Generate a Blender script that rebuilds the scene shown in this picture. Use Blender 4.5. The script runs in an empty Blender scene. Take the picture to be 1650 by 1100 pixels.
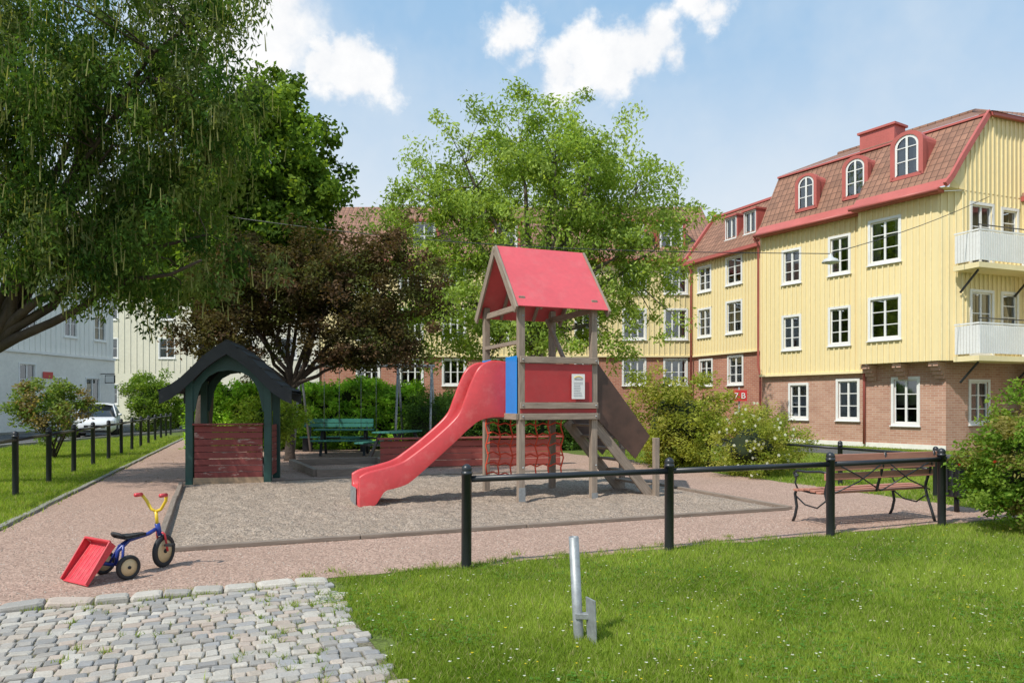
import bpy, math, random
import numpy as np
from mathutils import Vector as V, Matrix, noise
random.seed(7); rng=np.random.default_rng(7)
scene=bpy.context.scene
COL=scene.collection
R=random.uniform

# ---------------------------------------------------------------- materials
def newmat(name):
    m=bpy.data.materials.new(name); m.use_nodes=True
    nt=m.node_tree; return m,nt,nt.nodes['Principled BSDF']
def N(nt,t,**k):
    n=nt.nodes.new(t)
    for a,b in k.items(): setattr(n,a,b)
    return n
def mixc(nt,fac,a,b,blend='MIX'):
    n=N(nt,'ShaderNodeMix',data_type='RGBA',blend_type=blend)
    for i,x in ((0,fac),(6,a),(7,b)):
        if isinstance(x,bpy.types.NodeSocket): nt.links.new(x,n.inputs[i])
        elif isinstance(x,(int,float)): n.inputs[i].default_value=x
        else: n.inputs[i].default_value=(*x[:3],1)
    return n.outputs[2]
def noisen(nt,co,scale,detail=4,rough=.55):
    n=N(nt,'ShaderNodeTexNoise'); n.inputs['Scale'].default_value=scale
    n.inputs['Detail'].default_value=detail; n.inputs['Roughness'].default_value=rough
    nt.links.new(co,n.inputs['Vector']); return n.outputs['Fac']
def ramp(nt,fac,p0,p1,c0=(0,0,0),c1=(1,1,1)):
    n=N(nt,'ShaderNodeValToRGB'); e=n.color_ramp.elements
    e[0].position=p0;e[1].position=p1;e[0].color=(*c0,1);e[1].color=(*c1,1)
    nt.links.new(fac,n.inputs[0]); return n.outputs[0]
def bumpn(nt,b,h,strength,dist=.01):
    n=N(nt,'ShaderNodeBump'); n.inputs['Strength'].default_value=strength; n.inputs['Distance'].default_value=dist
    nt.links.new(h,n.inputs['Height']); nt.links.new(n.outputs[0],b.inputs['Normal'])
def sc(c,k): return tuple(min(1,x*k) for x in c)
def simple(name,col,rough=.6,var=.12,scale=3,bump=.1,bscale=60,metal=0,bdist=.004,dirt=0,dcol=(.12,.1,.08)):
    m,nt,b=newmat(name); co=N(nt,'ShaderNodeTexCoord').outputs['Object']
    c=mixc(nt,ramp(nt,noisen(nt,co,scale,5),.3,.7),sc(col,1-var),sc(col,1+var))
    c=mixc(nt,ramp(nt,noisen(nt,co,scale*9,3),.3,.7),c,mixc(nt,.10,c,(.05,.05,.05)))
    if dirt: c=mixc(nt,ramp(nt,noisen(nt,co,scale*2.3,8,.7),.5,.75,(0,0,0),(dirt,)*3),c,dcol)
    nt.links.new(c,b.inputs['Base Color']); b.inputs['Roughness'].default_value=rough; b.inputs['Metallic'].default_value=metal
    if bump: bumpn(nt,b,noisen(nt,co,bscale,4),bump,bdist)
    return m
def streaky(name,col,dark,rough=.7):
    m,nt,b=newmat(name); co=N(nt,'ShaderNodeTexCoord').outputs['Object']
    mp=N(nt,'ShaderNodeMapping'); mp.inputs['Scale'].default_value=(5,5,.35); nt.links.new(co,mp.inputs[0])
    c=mixc(nt,ramp(nt,noisen(nt,mp.outputs[0],1,6,.6),.35,.7,(0,0,0),(.6,)*3),col,dark)
    c=mixc(nt,ramp(nt,noisen(nt,co,.5,4),.35,.7,(0,0,0),(.35,)*3),c,sc(col,.85))
    nt.links.new(c,b.inputs['Base Color']); b.inputs['Roughness'].default_value=rough
    bumpn(nt,b,noisen(nt,co,30,4),.1,.003); return m
def woodmat(name,c0,c1,rough=.8,peel=None,pk=.5):
    m,nt,b=newmat(name); uv=N(nt,'ShaderNodeTexCoord').outputs['UV']
    mp=N(nt,'ShaderNodeMapping'); mp.inputs['Scale'].default_value=(70,3,1); nt.links.new(uv,mp.inputs[0])
    f=noisen(nt,mp.outputs[0],1,6,.65)
    c=mixc(nt,ramp(nt,f,.3,.7),c0,c1)
    mp2=N(nt,'ShaderNodeMapping'); mp2.inputs['Scale'].default_value=(9,2,1); nt.links.new(uv,mp2.inputs[0])
    g=noisen(nt,mp2.outputs[0],1,7,.7)
    if peel: c=mixc(nt,ramp(nt,g,pk,pk+.08),c,peel)
    else: c=mixc(nt,ramp(nt,g,.4,.75,(0,0,0),(.5,.5,.5)),c,sc(c0,.6))
    nt.links.new(c,b.inputs['Base Color']); b.inputs['Roughness'].default_value=rough
    bumpn(nt,b,f,.5,.003); return m
def brickmat(name,c1,c2,mort):
    m,nt,b=newmat(name); tc=N(nt,'ShaderNodeTexCoord')
    br=N(nt,'ShaderNodeTexBrick'); nt.links.new(tc.outputs['UV'],br.inputs['Vector'])
    for k,v in (('Scale',1),('Brick Width',.25),('Row Height',.078),('Mortar Size',.007),('Mortar Smooth',.2),('Bias',-.1)): br.inputs[k].default_value=v
    for k,v in (('Color1',c1),('Color2',c2),('Mortar',mort)): br.inputs[k].default_value=(*v,1)
    c=mixc(nt,ramp(nt,noisen(nt,tc.outputs['UV'],1.1,5),.35,.7,(0,0,0),(.35,)*3),br.outputs['Color'],sc(c2,.65))
    nt.links.new(c,b.inputs['Base Color']); b.inputs['Roughness'].default_value=.9
    bumpn(nt,b,br.outputs['Fac'],-.5,.006); return m
def tilemat(name,c1,c2):
    m,nt,b=newmat(name); tc=N(nt,'ShaderNodeTexCoord')
    br=N(nt,'ShaderNodeTexBrick',offset=0.0); nt.links.new(tc.outputs['UV'],br.inputs['Vector'])
    for k,v in (('Scale',1),('Brick Width',.22),('Row Height',.3),('Mortar Size',.02),('Mortar Smooth',.6),('Bias',0)): br.inputs[k].default_value=v
    for k,v in (('Color1',c1),('Color2',c2),('Mortar',sc(c2,.35))): br.inputs[k].default_value=(*v,1)
    c=mixc(nt,ramp(nt,noisen(nt,tc.outputs['UV'],1.3,6,.7),.35,.7,(0,0,0),(.5,)*3),br.outputs['Color'],sc(c2,.55))
    nt.links.new(c,b.inputs['Base Color']); b.inputs['Roughness'].default_value=.85
    sp=N(nt,'ShaderNodeSeparateXYZ'); nt.links.new(tc.outputs['UV'],sp.inputs[0])
    def fr(s,d):
        a=N(nt,'ShaderNodeMath',operation='DIVIDE'); nt.links.new(s,a.inputs[0]); a.inputs[1].default_value=d
        f=N(nt,'ShaderNodeMath',operation='FRACT'); nt.links.new(a.outputs[0],f.inputs[0]); return f.outputs[0]
    pp=N(nt,'ShaderNodeMath',operation='PINGPONG'); 
    a=N(nt,'ShaderNodeMath',operation='DIVIDE'); nt.links.new(sp.outputs[0],a.inputs[0]); a.inputs[1].default_value=.22
    nt.links.new(a.outputs[0],pp.inputs[0]); pp.inputs[1].default_value=.5
    su=N(nt,'ShaderNodeMath',operation='SUBTRACT'); nt.links.new(pp.outputs[0],su.inputs[0]); nt.links.new(fr(sp.outputs[1],.3),su.inputs[1])
    bumpn(nt,b,su.outputs[0],.9,.05); return m
def leafmat(name,trans=.42,gl=.015):
    m=bpy.data.materials.new(name); m.use_nodes=True; nt=m.node_tree; nt.nodes.clear()
    at=N(nt,'ShaderNodeAttribute',attribute_name='Col'); o=N(nt,'ShaderNodeOutputMaterial')
    d=N(nt,'ShaderNodeBsdfDiffuse'); t=N(nt,'ShaderNodeBsdfTranslucent')
    nt.links.new(at.outputs[0],d.inputs[0])
    br=mixc(nt,1.0,at.outputs[0],(1.7,1.6,.6),'MULTIPLY'); nt.links.new(br,t.inputs[0])
    a=N(nt,'ShaderNodeMixShader'); a.inputs[0].default_value=trans; nt.links.new(d.outputs[0],a.inputs[1]); nt.links.new(t.outputs[0],a.inputs[2])
    nt.links.new(a.outputs[0],o.inputs[0]); return m
def glassmat():
    m=bpy.data.materials.new('window_glass'); m.use_nodes=True; nt=m.node_tree; nt.nodes.clear()
    o=N(nt,'ShaderNodeOutputMaterial'); t=N(nt,'ShaderNodeBsdfTransparent'); t.inputs[0].default_value=(.75,.8,.8,1)
    g=N(nt,'ShaderNodeBsdfGlossy'); g.inputs['Roughness'].default_value=.03; g.inputs[0].default_value=(.9,.95,1,1)
    f=N(nt,'ShaderNodeFresnel'); f.inputs[0].default_value=2.4
    x=N(nt,'ShaderNodeMixShader'); nt.links.new(f.outputs[0],x.inputs[0]); nt.links.new(t.outputs[0],x.inputs[1]); nt.links.new(g.outputs[0],x.inputs[2])
    nt.links.new(x.outputs[0],o.inputs[0]); return m
def groundmat(name,c0,c1,c2=None,s1=1.2,s2=120,bump=.5,bdist=.01,rough=.95,big=(.35,.7),bk=.35,spk=.6,lf=2.5):
    m,nt,b=newmat(name); co=N(nt,'ShaderNodeTexCoord').outputs['Object']
    c=mixc(nt,ramp(nt,noisen(nt,co,s2,3,.6),.35,.65),c0,c1)
    v=N(nt,'ShaderNodeTexVoronoi'); v.inputs['Scale'].default_value=s2*.7; nt.links.new(co,v.inputs['Vector'])
    bw=N(nt,'ShaderNodeRGBToBW'); nt.links.new(v.outputs['Color'],bw.inputs[0])
    c=mixc(nt,spk,c,mixc(nt,ramp(nt,bw.outputs[0],.2,.8),sc(c0,.5),sc(c1,1.35)))
    if c2: c=mixc(nt,ramp(nt,noisen(nt,co,s1,7,.65),big[0],big[1],(0,0,0),(bk,)*3),c,c2)
    nt.links.new(c,b.inputs['Base Color']); b.inputs['Roughness'].default_value=rough
    b.inputs['Specular IOR Level'].default_value=.2
    ad=N(nt,'ShaderNodeMath',operation='ADD'); nt.links.new(noisen(nt,co,s2*.6,3),ad.inputs[0])
    mu=N(nt,'ShaderNodeMath',operation='MULTIPLY'); nt.links.new(noisen(nt,co,7,5),mu.inputs[0]); mu.inputs[1].default_value=lf
    nt.links.new(mu.outputs[0],ad.inputs[1]); bumpn(nt,b,ad.outputs[0],bump,bdist); return m
def vcolmat(name,rough=.85,bump=.5,bscale=60,bdist=.006):
    m,nt,b=newmat(name); at=N(nt,'ShaderNodeAttribute',attribute_name='Col'); co=N(nt,'ShaderNodeTexCoord').outputs['Object']
    c=mixc(nt,ramp(nt,noisen(nt,co,90,3),.35,.65,(0,0,0),(.5,)*3),at.outputs[0],mixc(nt,.45,at.outputs[0],(.12,.11,.10)))
    c=mixc(nt,ramp(nt,noisen(nt,co,6,6,.7),.45,.7,(0,0,0),(.4,)*3),c,(.27,.22,.165))
    nt.links.new(c,b.inputs['Base Color']); b.inputs['Roughness'].default_value=rough
    bumpn(nt,b,noisen(nt,co,bscale,4),bump,bdist); return m

M={}
M['black']=simple('black_paint',(.018,.021,.026),.38,.2,4,.05,120)
M['yellow']=streaky('yellow_cladding_paint',(.84,.70,.385),(.74,.60,.32))
M['yellowb']=simple('yellow_batten_paint',(.87,.74,.43),.7,.04,.8,.05,30)
M['cream']=simple('cream_cladding',(.72,.69,.56),.8,.05,.6,.05,30)
M['white']=simple('white_window_paint',(.80,.80,.78),.5,.05,2,.03,40)
M['render']=simple('pale_render',(.80,.78,.72),.9,.06,.7,.2,20,dirt=.15,dcol=(.5,.47,.42))
M['board']=streaky('white_cladding',(.82,.81,.77),(.72,.71,.67))
M['redtrim']=simple('red_metal_sheet',(.48,.12,.10),.5,.1,1.5,.04,20)
M['brick']=brickmat('light_brick',(.52,.30,.215),(.42,.21,.145),(.55,.47,.39))
M['brick2']=brickmat('red_brick',(.47,.20,.125),(.38,.14,.09),(.5,.39,.32))
M['tile']=tilemat('roof_tiles',(.36,.185,.12),(.25,.13,.085))
M['glass']=glassmat()
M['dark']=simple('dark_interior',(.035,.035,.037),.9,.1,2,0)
M['curtain']=simple('curtain',(.55,.53,.50),.9,.1,5,.1,20)
M['wood']=woodmat('weathered_wood',(.19,.145,.11),(.42,.34,.27))
M['woodgrey']=woodmat('grey_timber_edging',(.17,.13,.10),(.32,.26,.21))
M['woodred']=woodmat('flaking_red_paint',(.15,.028,.026),(.23,.05,.042),.7,(.42,.34,.29),.575)
M['woodred2']=woodmat('red_painted_boards',(.32,.06,.045),(.40,.10,.075),.7)
M['benchred']=woodmat('bench_slat_paint',(.40,.17,.12),(.52,.25,.18),.65)
M['tanwood']=woodmat('tan_board',(.35,.24,.15),(.45,.32,.2))
M['redplast']=simple('red_slide_plastic',(.58,.055,.06),.33,.10,2.2,.03,30,dirt=.45,dcol=(.64,.20,.18))
M['redpanel']=simple('red_panel',(.43,.035,.037),.5,.10,3,.05,40,dirt=.25,dcol=(.36,.10,.09))
M['redroof']=simple('red_roof_panel',(.67,.10,.115),.45,.06,1.5,.03,30,dirt=.3,dcol=(.64,.24,.23))
M['blue']=simple('blue_panel',(.01,.24,.68),.4,.06,3,.03)
M['brownpanel']=simple('dark_phenolic_panel',(.085,.045,.032),.45,.35,3,.1,30,dirt=.5,dcol=(.02,.014,.012))
M['green']=simple('dark_green_paint',(.009,.052,.043),.5,.25,3,.1,30,dirt=.3,dcol=(.03,.07,.06))
M['roofblk']=simple('black_roof_felt',(.020,.024,.026),.75,.25,4,.3,60)
M['teal']=simple('green_bench_paint',(.035,.20,.16),.55,.15,3,.05)
M['galv']=simple('galvanised_steel',(.34,.36,.37),.5,.22,14,.1,60,metal=.45,dirt=.6,dcol=(.19,.19,.18))
M['rope']=simple('red_rope',(.68,.075,.035),.8,.1,10,.2,200)
M['rubber']=simple('black_rubber',(.02,.02,.022),.7,.1,10,.1,80)
M['hub']=simple('beige_hub',(.66,.50,.28),.5,.05,10,.02)
M['trblue']=simple('trike_blue_paint',(.02,.045,.27),.3,.1,8,.02)
M['tryel']=simple('trike_yellow_paint',(.8,.55,.03),.35,.05,8,.02)
M['trred']=simple('trike_red_plastic',(.62,.045,.06),.35,.12,10,.03,60,dirt=.45,dcol=(.6,.2,.18))
M['bark']=simple('bark',(.075,.055,.042),.95,.3,3,.8,18,bdist=.03)
M['barkl']=simple('bark_grey',(.13,.105,.08),.95,.3,3,.8,18,bdist=.03)
M['leaf']=leafmat('leaves'); M['leafd']=leafmat('dark_leaves',.28); M['blade']=leafmat('grass_blades',.4)
M['light_block']=simple('shrub_light_block',(.02,.032,.01),1,.3,3,0)  # dark filler added inside shrubs and hedges to block light between leaves
M['paint']=simple('paper_notice',(.80,.80,.78),.5,.03,20,0)
M['ink']=simple('ink_grey',(.3,.3,.32),.6,0,3,0)
M['signred']=simple('sign_red',(.55,.03,.03),.4,.05,3,0)
M['carw']=simple('car_white_paint',(.74,.75,.76),.2,.02,2,0); M['card']=simple('car_dark_paint',(.03,.035,.045),.2,.02,2,0)
M['carglass']=simple('car_glass',(.015,.02,.022),.08,.02,2,0)
M['lampg']=simple('lamp_shade',(.55,.56,.55),.4,.05,3,0)
M['gravel']=groundmat('pink_gravel',(.285,.18,.138),(.48,.335,.265),(.31,.215,.165),.9,95,.8,.010,bk=.45)
M['sand']=groundmat('grey_sand',(.29,.225,.175),(.49,.395,.315),(.27,.205,.155),2.2,80,1.0,.03,bk=.5,lf=3.2)
M['asph']=groundmat('asphalt',(.07,.07,.072),(.12,.12,.12),(.13,.128,.125),.6,90,.4,.004)
M['pave']=groundmat('pavement_slabs',(.24,.225,.20),(.32,.305,.275),(.2,.19,.165),.9,60,.3,.004)
M['soil']=groundmat('lawn_soil',(.07,.11,.02),(.12,.17,.035),(.15,.155,.05),.9,60,.6,.02,bk=.5)
M['joint']=groundmat('joint_sand',(.13,.11,.08),(.24,.205,.155),(.10,.11,.05),3,110,.7,.01,bk=.7)
M['stone']=vcolmat('granite_setts')

# ---------------------------------------------------------------- mesh builder
class MB:
    def __init__(s): s.v=[];s.f=[];s.uv=[];s.smooth=False
    def add(s,vs,fs,uvs=None):
        o=len(s.v); s.v+= [V(p) for p in vs]
        for i,f in enumerate(fs):
            s.f.append([o+k for k in f])
            if uvs: s.uv.append(uvs[i])
            else:
                P=[V(vs[k]) for k in f]; e=(P[1]-P[0]); l=e.length or 1; e=e/l
                n=e.cross(P[-1]-P[0]); g=n.cross(e); g=g.normalized() if g.length else V((0,0,1))
                s.uv.append([((p-P[0]).dot(e),(p-P[0]).dot(g)) for p in P])
    def quad(s,a,b,c,d,uv=None): s.add([a,b,c,d],[(0,1,2,3)],[uv] if uv else None)
    def poly(s,pts): s.add(pts,[tuple(range(len(pts)))])
    def frame(s,o,X,Y,Z):
        o,X,Y,Z=V(o),V(X),V(Y),V(Z)
        c=[o,o+X,o+X+Y,o+Y,o+Z,o+X+Z,o+X+Y+Z,o+Y+Z]
        fs=[(0,1,5,4),(1,2,6,5),(2,3,7,6),(3,0,4,7),(4,5,6,7),(3,2,1,0)]
        s.add(c,fs)
    def beam(s,p0,p1,w,h,up=(0,0,1)):
        p0,p1=V(p0),V(p1); d=(p1-p0); L=d.length; d/=L; u=V(up)
        if abs(d.dot(u))>.98: u=V((0.927,.375,0))
        x=d.cross(u).normalized()*w; z=x.cross(d).normalized()*h
        o=p0-x/2-z/2; c=[]
        for q in (o,o+x,o+x+z,o+z): c.append(q)
        for q in (o,o+x,o+x+z,o+z): c.append(q+d*L)
        r=R(0,50)
        fs=[];uv=[]
        for i in range(4):
            j=(i+1)%4; fs.append((i,j,j+4,i+4)); ww=(w if i%2==0 else h); rr=r+i
            uv.append([(rr,r),(rr+ww,r),(rr+ww,r+L),(rr,r+L)])
        fs+=[(3,2,1,0),(4,5,6,7)]; uv+=[[(r,r),(r+w,r),(r+w,r+h),(r,r+h)]]*2
        s.add(c,fs,uv)
    def tube(s,path,rad,n=8,cap=True):
        path=[V(p) for p in path]; m=len(path)
        if not hasattr(rad,'__len__'): rad=[rad]*m
        vs=[];fs=[]; ref=None
        for i,p in enumerate(path):
            t=(path[min(i+1,m-1)]-path[max(i-1,0)]).normalized()
            if ref is None: ref=V((0,0,1)) if abs(t.z)<.9 else V((1,0,0))
            x=(ref-t*ref.dot(t)).normalized(); y=t.cross(x); ref=x
            for k in range(n):
                a=2*math.pi*k/n; vs.append(p+(x*math.cos(a)+y*math.sin(a))*rad[i])
        for i in range(m-1):
            for k in range(n):
                k2=(k+1)%n; fs.append((i*n+k,i*n+k2,(i+1)*n+k2,(i+1)*n+k))
        if cap: fs.append(tuple(range(n))[::-1]); fs.append(tuple((m-1)*n+k for k in range(n)))
        s.add(vs,fs)
    def lathe(s,c,axis,prof,n=20):
        c=V(c); ax=V(axis).normalized()
        x=ax.orthogonal().normalized(); y=ax.cross(x); vs=[];fs=[]
        for a,r in prof:
            for k in range(n):
                t=2*math.pi*k/n; vs.append(c+ax*a+(x*math.cos(t)+y*math.sin(t))*max(r,.0003))
        for i in range(len(prof)-1):
            for k in range(n):
                k2=(k+1)%n; fs.append((i*n+k,i*n+k2,(i+1)*n+k2,(i+1)*n+k))
        s.add(vs,fs)
class Obj:
    def __init__(s,name,loc=(0,0,0)):
        s.e=bpy.data.objects.new(name,None); s.e.empty_display_size=.2; s.loc=V(loc); s.e.location=s.loc; COL.objects.link(s.e); s.p={}
    def part(s,name,mat,smooth=False,bevel=0):
        if name not in s.p:
            b=MB(); b.smooth=smooth; b.mat=M[mat] if isinstance(mat,str) else mat; b.bevel=bevel; s.p[name]=b
        return s.p[name]
    def done(s):
        for n,b in s.p.items():
            if not b.v: continue
            o=mkobj(n,b,s.loc); o.parent=s.e
        return s.e
def mkobj(n,b,loc=V((0,0,0))):
    me=bpy.data.meshes.new(n); me.from_pydata([tuple(p-loc) for p in b.v],[],b.f)
    ul=me.uv_layers.new(name='UVMap'); flat=[c for u in b.uv for q in u for c in q]
    ul.data.foreach_set('uv',flat)
    me.materials.append(b.mat)
    if b.smooth: me.polygons.foreach_set('use_smooth',[True]*len(me.polygons))
    me.validate(); me.update()
    o=bpy.data.objects.new(n,me); COL.objects.link(o)
    if b.bevel:
        md=o.modifiers.new('bevel','BEVEL'); md.width=b.bevel; md.segments=2; md.limit_method='ANGLE'
    return o
def npmesh(name,verts,k,cols,mat,parent=None,loc=(0,0,0)):
    n=len(verts)//k
    me=bpy.data.meshes.new(name); me.vertices.add(len(verts)); me.vertices.foreach_set('co',(verts-np.array(loc)).astype(np.float32).ravel())
    me.loops.add(len(verts)); me.loops.foreach_set('vertex_index',np.arange(len(verts),dtype=np.int32))
    me.polygons.add(n); me.polygons.foreach_set('loop_start',np.arange(n,dtype=np.int32)*k); me.polygons.foreach_set('loop_total',np.full(n,k,dtype=np.int32))
    at=me.color_attributes.new('Col','FLOAT_COLOR','POINT')
    c=np.ones((len(verts),4),np.float32); c[:,:3]=np.repeat(cols,k,axis=0); at.data.foreach_set('color',c.ravel())
    me.materials.append(mat); me.update(calc_edges=True)
    o=bpy.data.objects.new(name,me); COL.objects.link(o)
    if parent: o.parent=parent
    return o
E1=V((.927,.375,0)); E2=V((-.375,.927,0))
def E(a,b,z=0): return E1*a+E2*b+V((0,0,z))

# ---------------------------------------------------------------- world, sun, camera
toS=V((-.56,-.56,0)).normalized()
EL=math.radians(52)
w=bpy.data.worlds.new('World'); scene.world=w; w.use_nodes=True; nt=w.node_tree; nt.nodes.clear()
out=N(nt,'ShaderNodeOutputWorld'); bg=N(nt,'ShaderNodeBackground'); nt.links.new(bg.outputs[0],out.inputs[0]); bg.inputs[1].default_value=.145
sky=N(nt,'ShaderNodeTexSky',sky_type='NISHITA'); sky.sun_disc=False; sky.sun_elevation=EL; sky.sun_rotation=math.atan2(toS.x,toS.y)
sky.altitude=50; sky.air_density=1.0; sky.dust_density=1.2; sky.ozone_density=1.5
tc=N(nt,'ShaderNodeTexCoord').outputs['Generated']
sp=N(nt,'ShaderNodeSeparateXYZ'); nt.links.new(tc,sp.inputs[0])
def mrange(s,a,b,c_,d,interp='SMOOTHSTEP'):
    h=N(nt,'ShaderNodeMapRange',interpolation_type=interp); nt.links.new(s,h.inputs[0])
    for i,v in ((1,a),(2,b),(3,c_),(4,d)): h.inputs[i].default_value=v
    return h.outputs[0]
haze=mixc(nt,mrange(sp.outputs[2],.12,.52,0,1),(6.0,6.3,6.5),(2.5,4.2,6.1))
c=mixc(nt,mrange(sp.outputs[2],.1,.6,.92,.80),sky.outputs[0],haze)
nf=noisen(nt,tc,17,6,.62); nf2=noisen(nt,tc,4,5,.6)
wisp=ramp(nt,nf2,.48,.8,(0,0,0),(.45,)*3); c=mixc(nt,wisp,c,(5.9,6.15,6.35))
mask=None
clouds=[((-.37,1,.53),.12),((-.345,1,.47),.055),((-.335,1,.56),.06),((-.25,1,.455),.036),((-.215,1,.452),.044),((-.18,1,.443),.030),((.005,1,.498),.030),((.022,1,.505),.020),((.015,1,.46),.018),((.070,1,.448),.034),((.10,1,.462),.040),((.135,1,.455),.042),((.165,1,.470),.042),((.195,1,.486),.036),((.215,1,.470),.026),((.255,1,.540),.026),((.272,1,.525),.024),((-.9,.6,.5),.12),((.95,.5,.55),.1),((.6,-1,.5),.15),((-.7,-1,.4),.12)]
for d,r in clouds:
    d=V(d).normalized()
    vm=N(nt,'ShaderNodeVectorMath',operation='DISTANCE'); nt.links.new(tc,vm.inputs[0]); vm.inputs[1].default_value=d
    a=N(nt,'ShaderNodeMath',operation='MULTIPLY_ADD'); nt.links.new(nf,a.inputs[0]); a.inputs[1].default_value=-.12; nt.links.new(vm.outputs['Value'],a.inputs[2])
    m_=mrange(a.outputs[0],r-.052,r-.052-max(.03,r*.6),0,1)
    if mask is None: mask=m_
    else:
        mx=N(nt,'ShaderNodeMath',operation='MAXIMUM'); nt.links.new(mask,mx.inputs[0]); nt.links.new(m_,mx.inputs[1]); mask=mx.outputs[0]
cc=mixc(nt,ramp(nt,nf,.35,.65),(6.1,6.25,6.5),(7.0,7.0,7.0))
c=mixc(nt,mask,c,cc); nt.links.new(c,bg.inputs[0])
sl=bpy.data.lights.new('sun','SUN'); sl.energy=4.4; sl.angle=math.radians(.55); sl.color=(1,.95,.86)
so=bpy.data.objects.new('sun',sl); COL.objects.link(so)
sd=V((toS.x*math.cos(EL),toS.y*math.cos(EL),math.sin(EL))); so.rotation_euler=(-sd).to_track_quat('-Z','Y').to_euler(); so.location=sd*50
cam=bpy.data.cameras.new('camera'); co=bpy.data.objects.new('camera',cam); COL.objects.link(co); scene.camera=co
co.location=(0,0,1.5); co.rotation_euler=(math.radians(90),0,0); cam.lens=26.18; cam.sensor_width=36; cam.shift_y=.0606; cam.clip_end=2000; cam.clip_start=.05
scene.view_settings.view_transform='Standard'; scene.view_settings.look='None'; scene.view_settings.exposure=0

# ---------------------------------------------------------------- ground
def sheet(name,pts,mat,z):
    b=MB(); b.mat=M[mat]; b.bevel=0; b.poly([V((p[0],p[1],z)) for p in pts]); return mkobj(name,b)
def wob(p0,p1,n,amp,seed=0):
    p0,p1=V(p0),V(p1); d=(p1-p0); nn=V((-d.y,d.x,0)).normalized(); r=[]
    for i in range(n):
        t=i/n; p=p0+d*t; k=noise.noise(V((p.x*1.7+seed,p.y*1.7,0)))*amp+noise.noise(V((p.x*7+seed,p.y*7,5)))*amp*.5
        r.append(p+nn*k)
    return r
sheet('ground',[(-500,-200),(500,-200),(500,800),(-500,800)],'soil',0)
def pathL(b): return -2.35+ (b-10.4)*.052
pts=wob(E(-3.6,6.45),E(.8,6.45),10,.02)+wob(E(.8,6.5),E(10.2,6.6),60,.10)+wob(E(10.2,6.6),E(10.0,21),40,.12,3)+wob(E(10.0,21),E(-1.0,30),20,.2)+wob(E(-1.0,36),E(pathL(10.4),10.4),60,.12,8)+wob(E(pathL(10.4),10.4),E(-3.2,7.5),8,.03)
sheet('gravel_path',pts,'gravel',.004)
def sandbox():
    b=MB(); b.smooth=True; b.mat=M['sand']; b.bevel=0; nx,ny=190,155; vs=[];fs=[]
    for j in range(ny+1):
        for i in range(nx+1):
            a=-.44+7.98*i/nx; bb=8.32+6.6*j/ny
            e=min(i,nx-i,j,ny-j)/8; e=min(1,e)
            f=noise.noise(V((a*6.5,bb*6.5,1)))
            z=.008+e*(.03+.03*noise.noise(V((a*1.3,bb*1.3,0)))+.022*noise.noise(V((a*3.5,bb*3.5,3)))+.024*(-abs(f)+.2)+.012*noise.noise(V((a*14,bb*14,7))))
            p=E(a,bb,max(z,.006)); vs.append(p)
    for j in range(ny):
        for i in range(nx):
            k=j*(nx+1)+i; fs.append((k,k+1,k+nx+2,k+nx+1))
    b.v=vs;b.f=fs;b.uv=[[(0,0)]*4]*len(fs); return mkobj('sand',b)
sandbox()
ed=MB(); ed.mat=M['woodgrey']; ed.bevel=.008
def plank(a0,b0,a1,b1,h=.05,w=.07): ed.beam(E(a0,b0,h/2+.002),E(a1,b1,h/2+.002),w,h)
for i in range(4): plank(-.46+2.0*i,8.28+R(-.01,.01),-.46+2.0*i+1.99,8.28+R(-.01,.01))
for i in range(3): plank(-.5,8.3+2.15*i,-.5+R(-.015,.015),8.3+2.15*i+2.14,.085)
for i in range(3): plank(7.6,8.28+2.2*i,7.6,8.28+2.2*i+2.19)
plank(-.5,14.95,7.6,14.95,.04)
for q in ((2.0,15.6,3.7,15.6),(3.7,15.6,3.9,18.6),(3.9,18.6,1.8,18.6),(1.8,18.6,2.0,15.6)): plank(*q,h=.16,w=.12)
mkobj('timber_edging',ed)
sheet('road',[(-16.2,-5),(-17.6,30),(-17.6,47),(-10,52),(60,60),(60,68),(-24.6,60),(-24.2,30),(-23,-5)],'asph',.004)
sheet('pavement',[(-23.2,-5),(-24.4,30),(-24.8,58),(-30,58),(-30,-5)],'pave',.008)
kb=MB(); kb.mat=M['pave']; kb.bevel=.01
kb.beam((-17.55,30,.05),(-17.55,47,.05),.14,.12); kb.beam((-16.15,-5,.05),(-17.55,30,.05),.14,.12); kb.beam((-23.2,-5,.05),(-24.4,30,.05),.14,.12); kb.beam((-24.4,30,.05),(-24.8,58,.05),.14,.12)
mkobj('kerb',kb)
sheet('asphalt_lane',[(4.5,36),(6,30),(8.2,24.6),(11.2,19.8),(16,12.2),(20,7),(24,9),(17.0,18),(13.2,21.4),(10.9,24.2),(8.9,28.2),(7.5,36)],'asph',.006)
kl=MB(); kl.mat=M['pave']; kl.bevel=.01
b0=8.0
while b0<34:
    L=R(.8,1.0); a0=pathL(b0); a1=pathL(b0+L); kl.beam(E(a0+R(-.015,.015),b0,.018),E(a1+R(-.015,.015),b0+L-.02,.018),.09,.05); b0+=L
mkobj('path_edging',kl)

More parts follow.
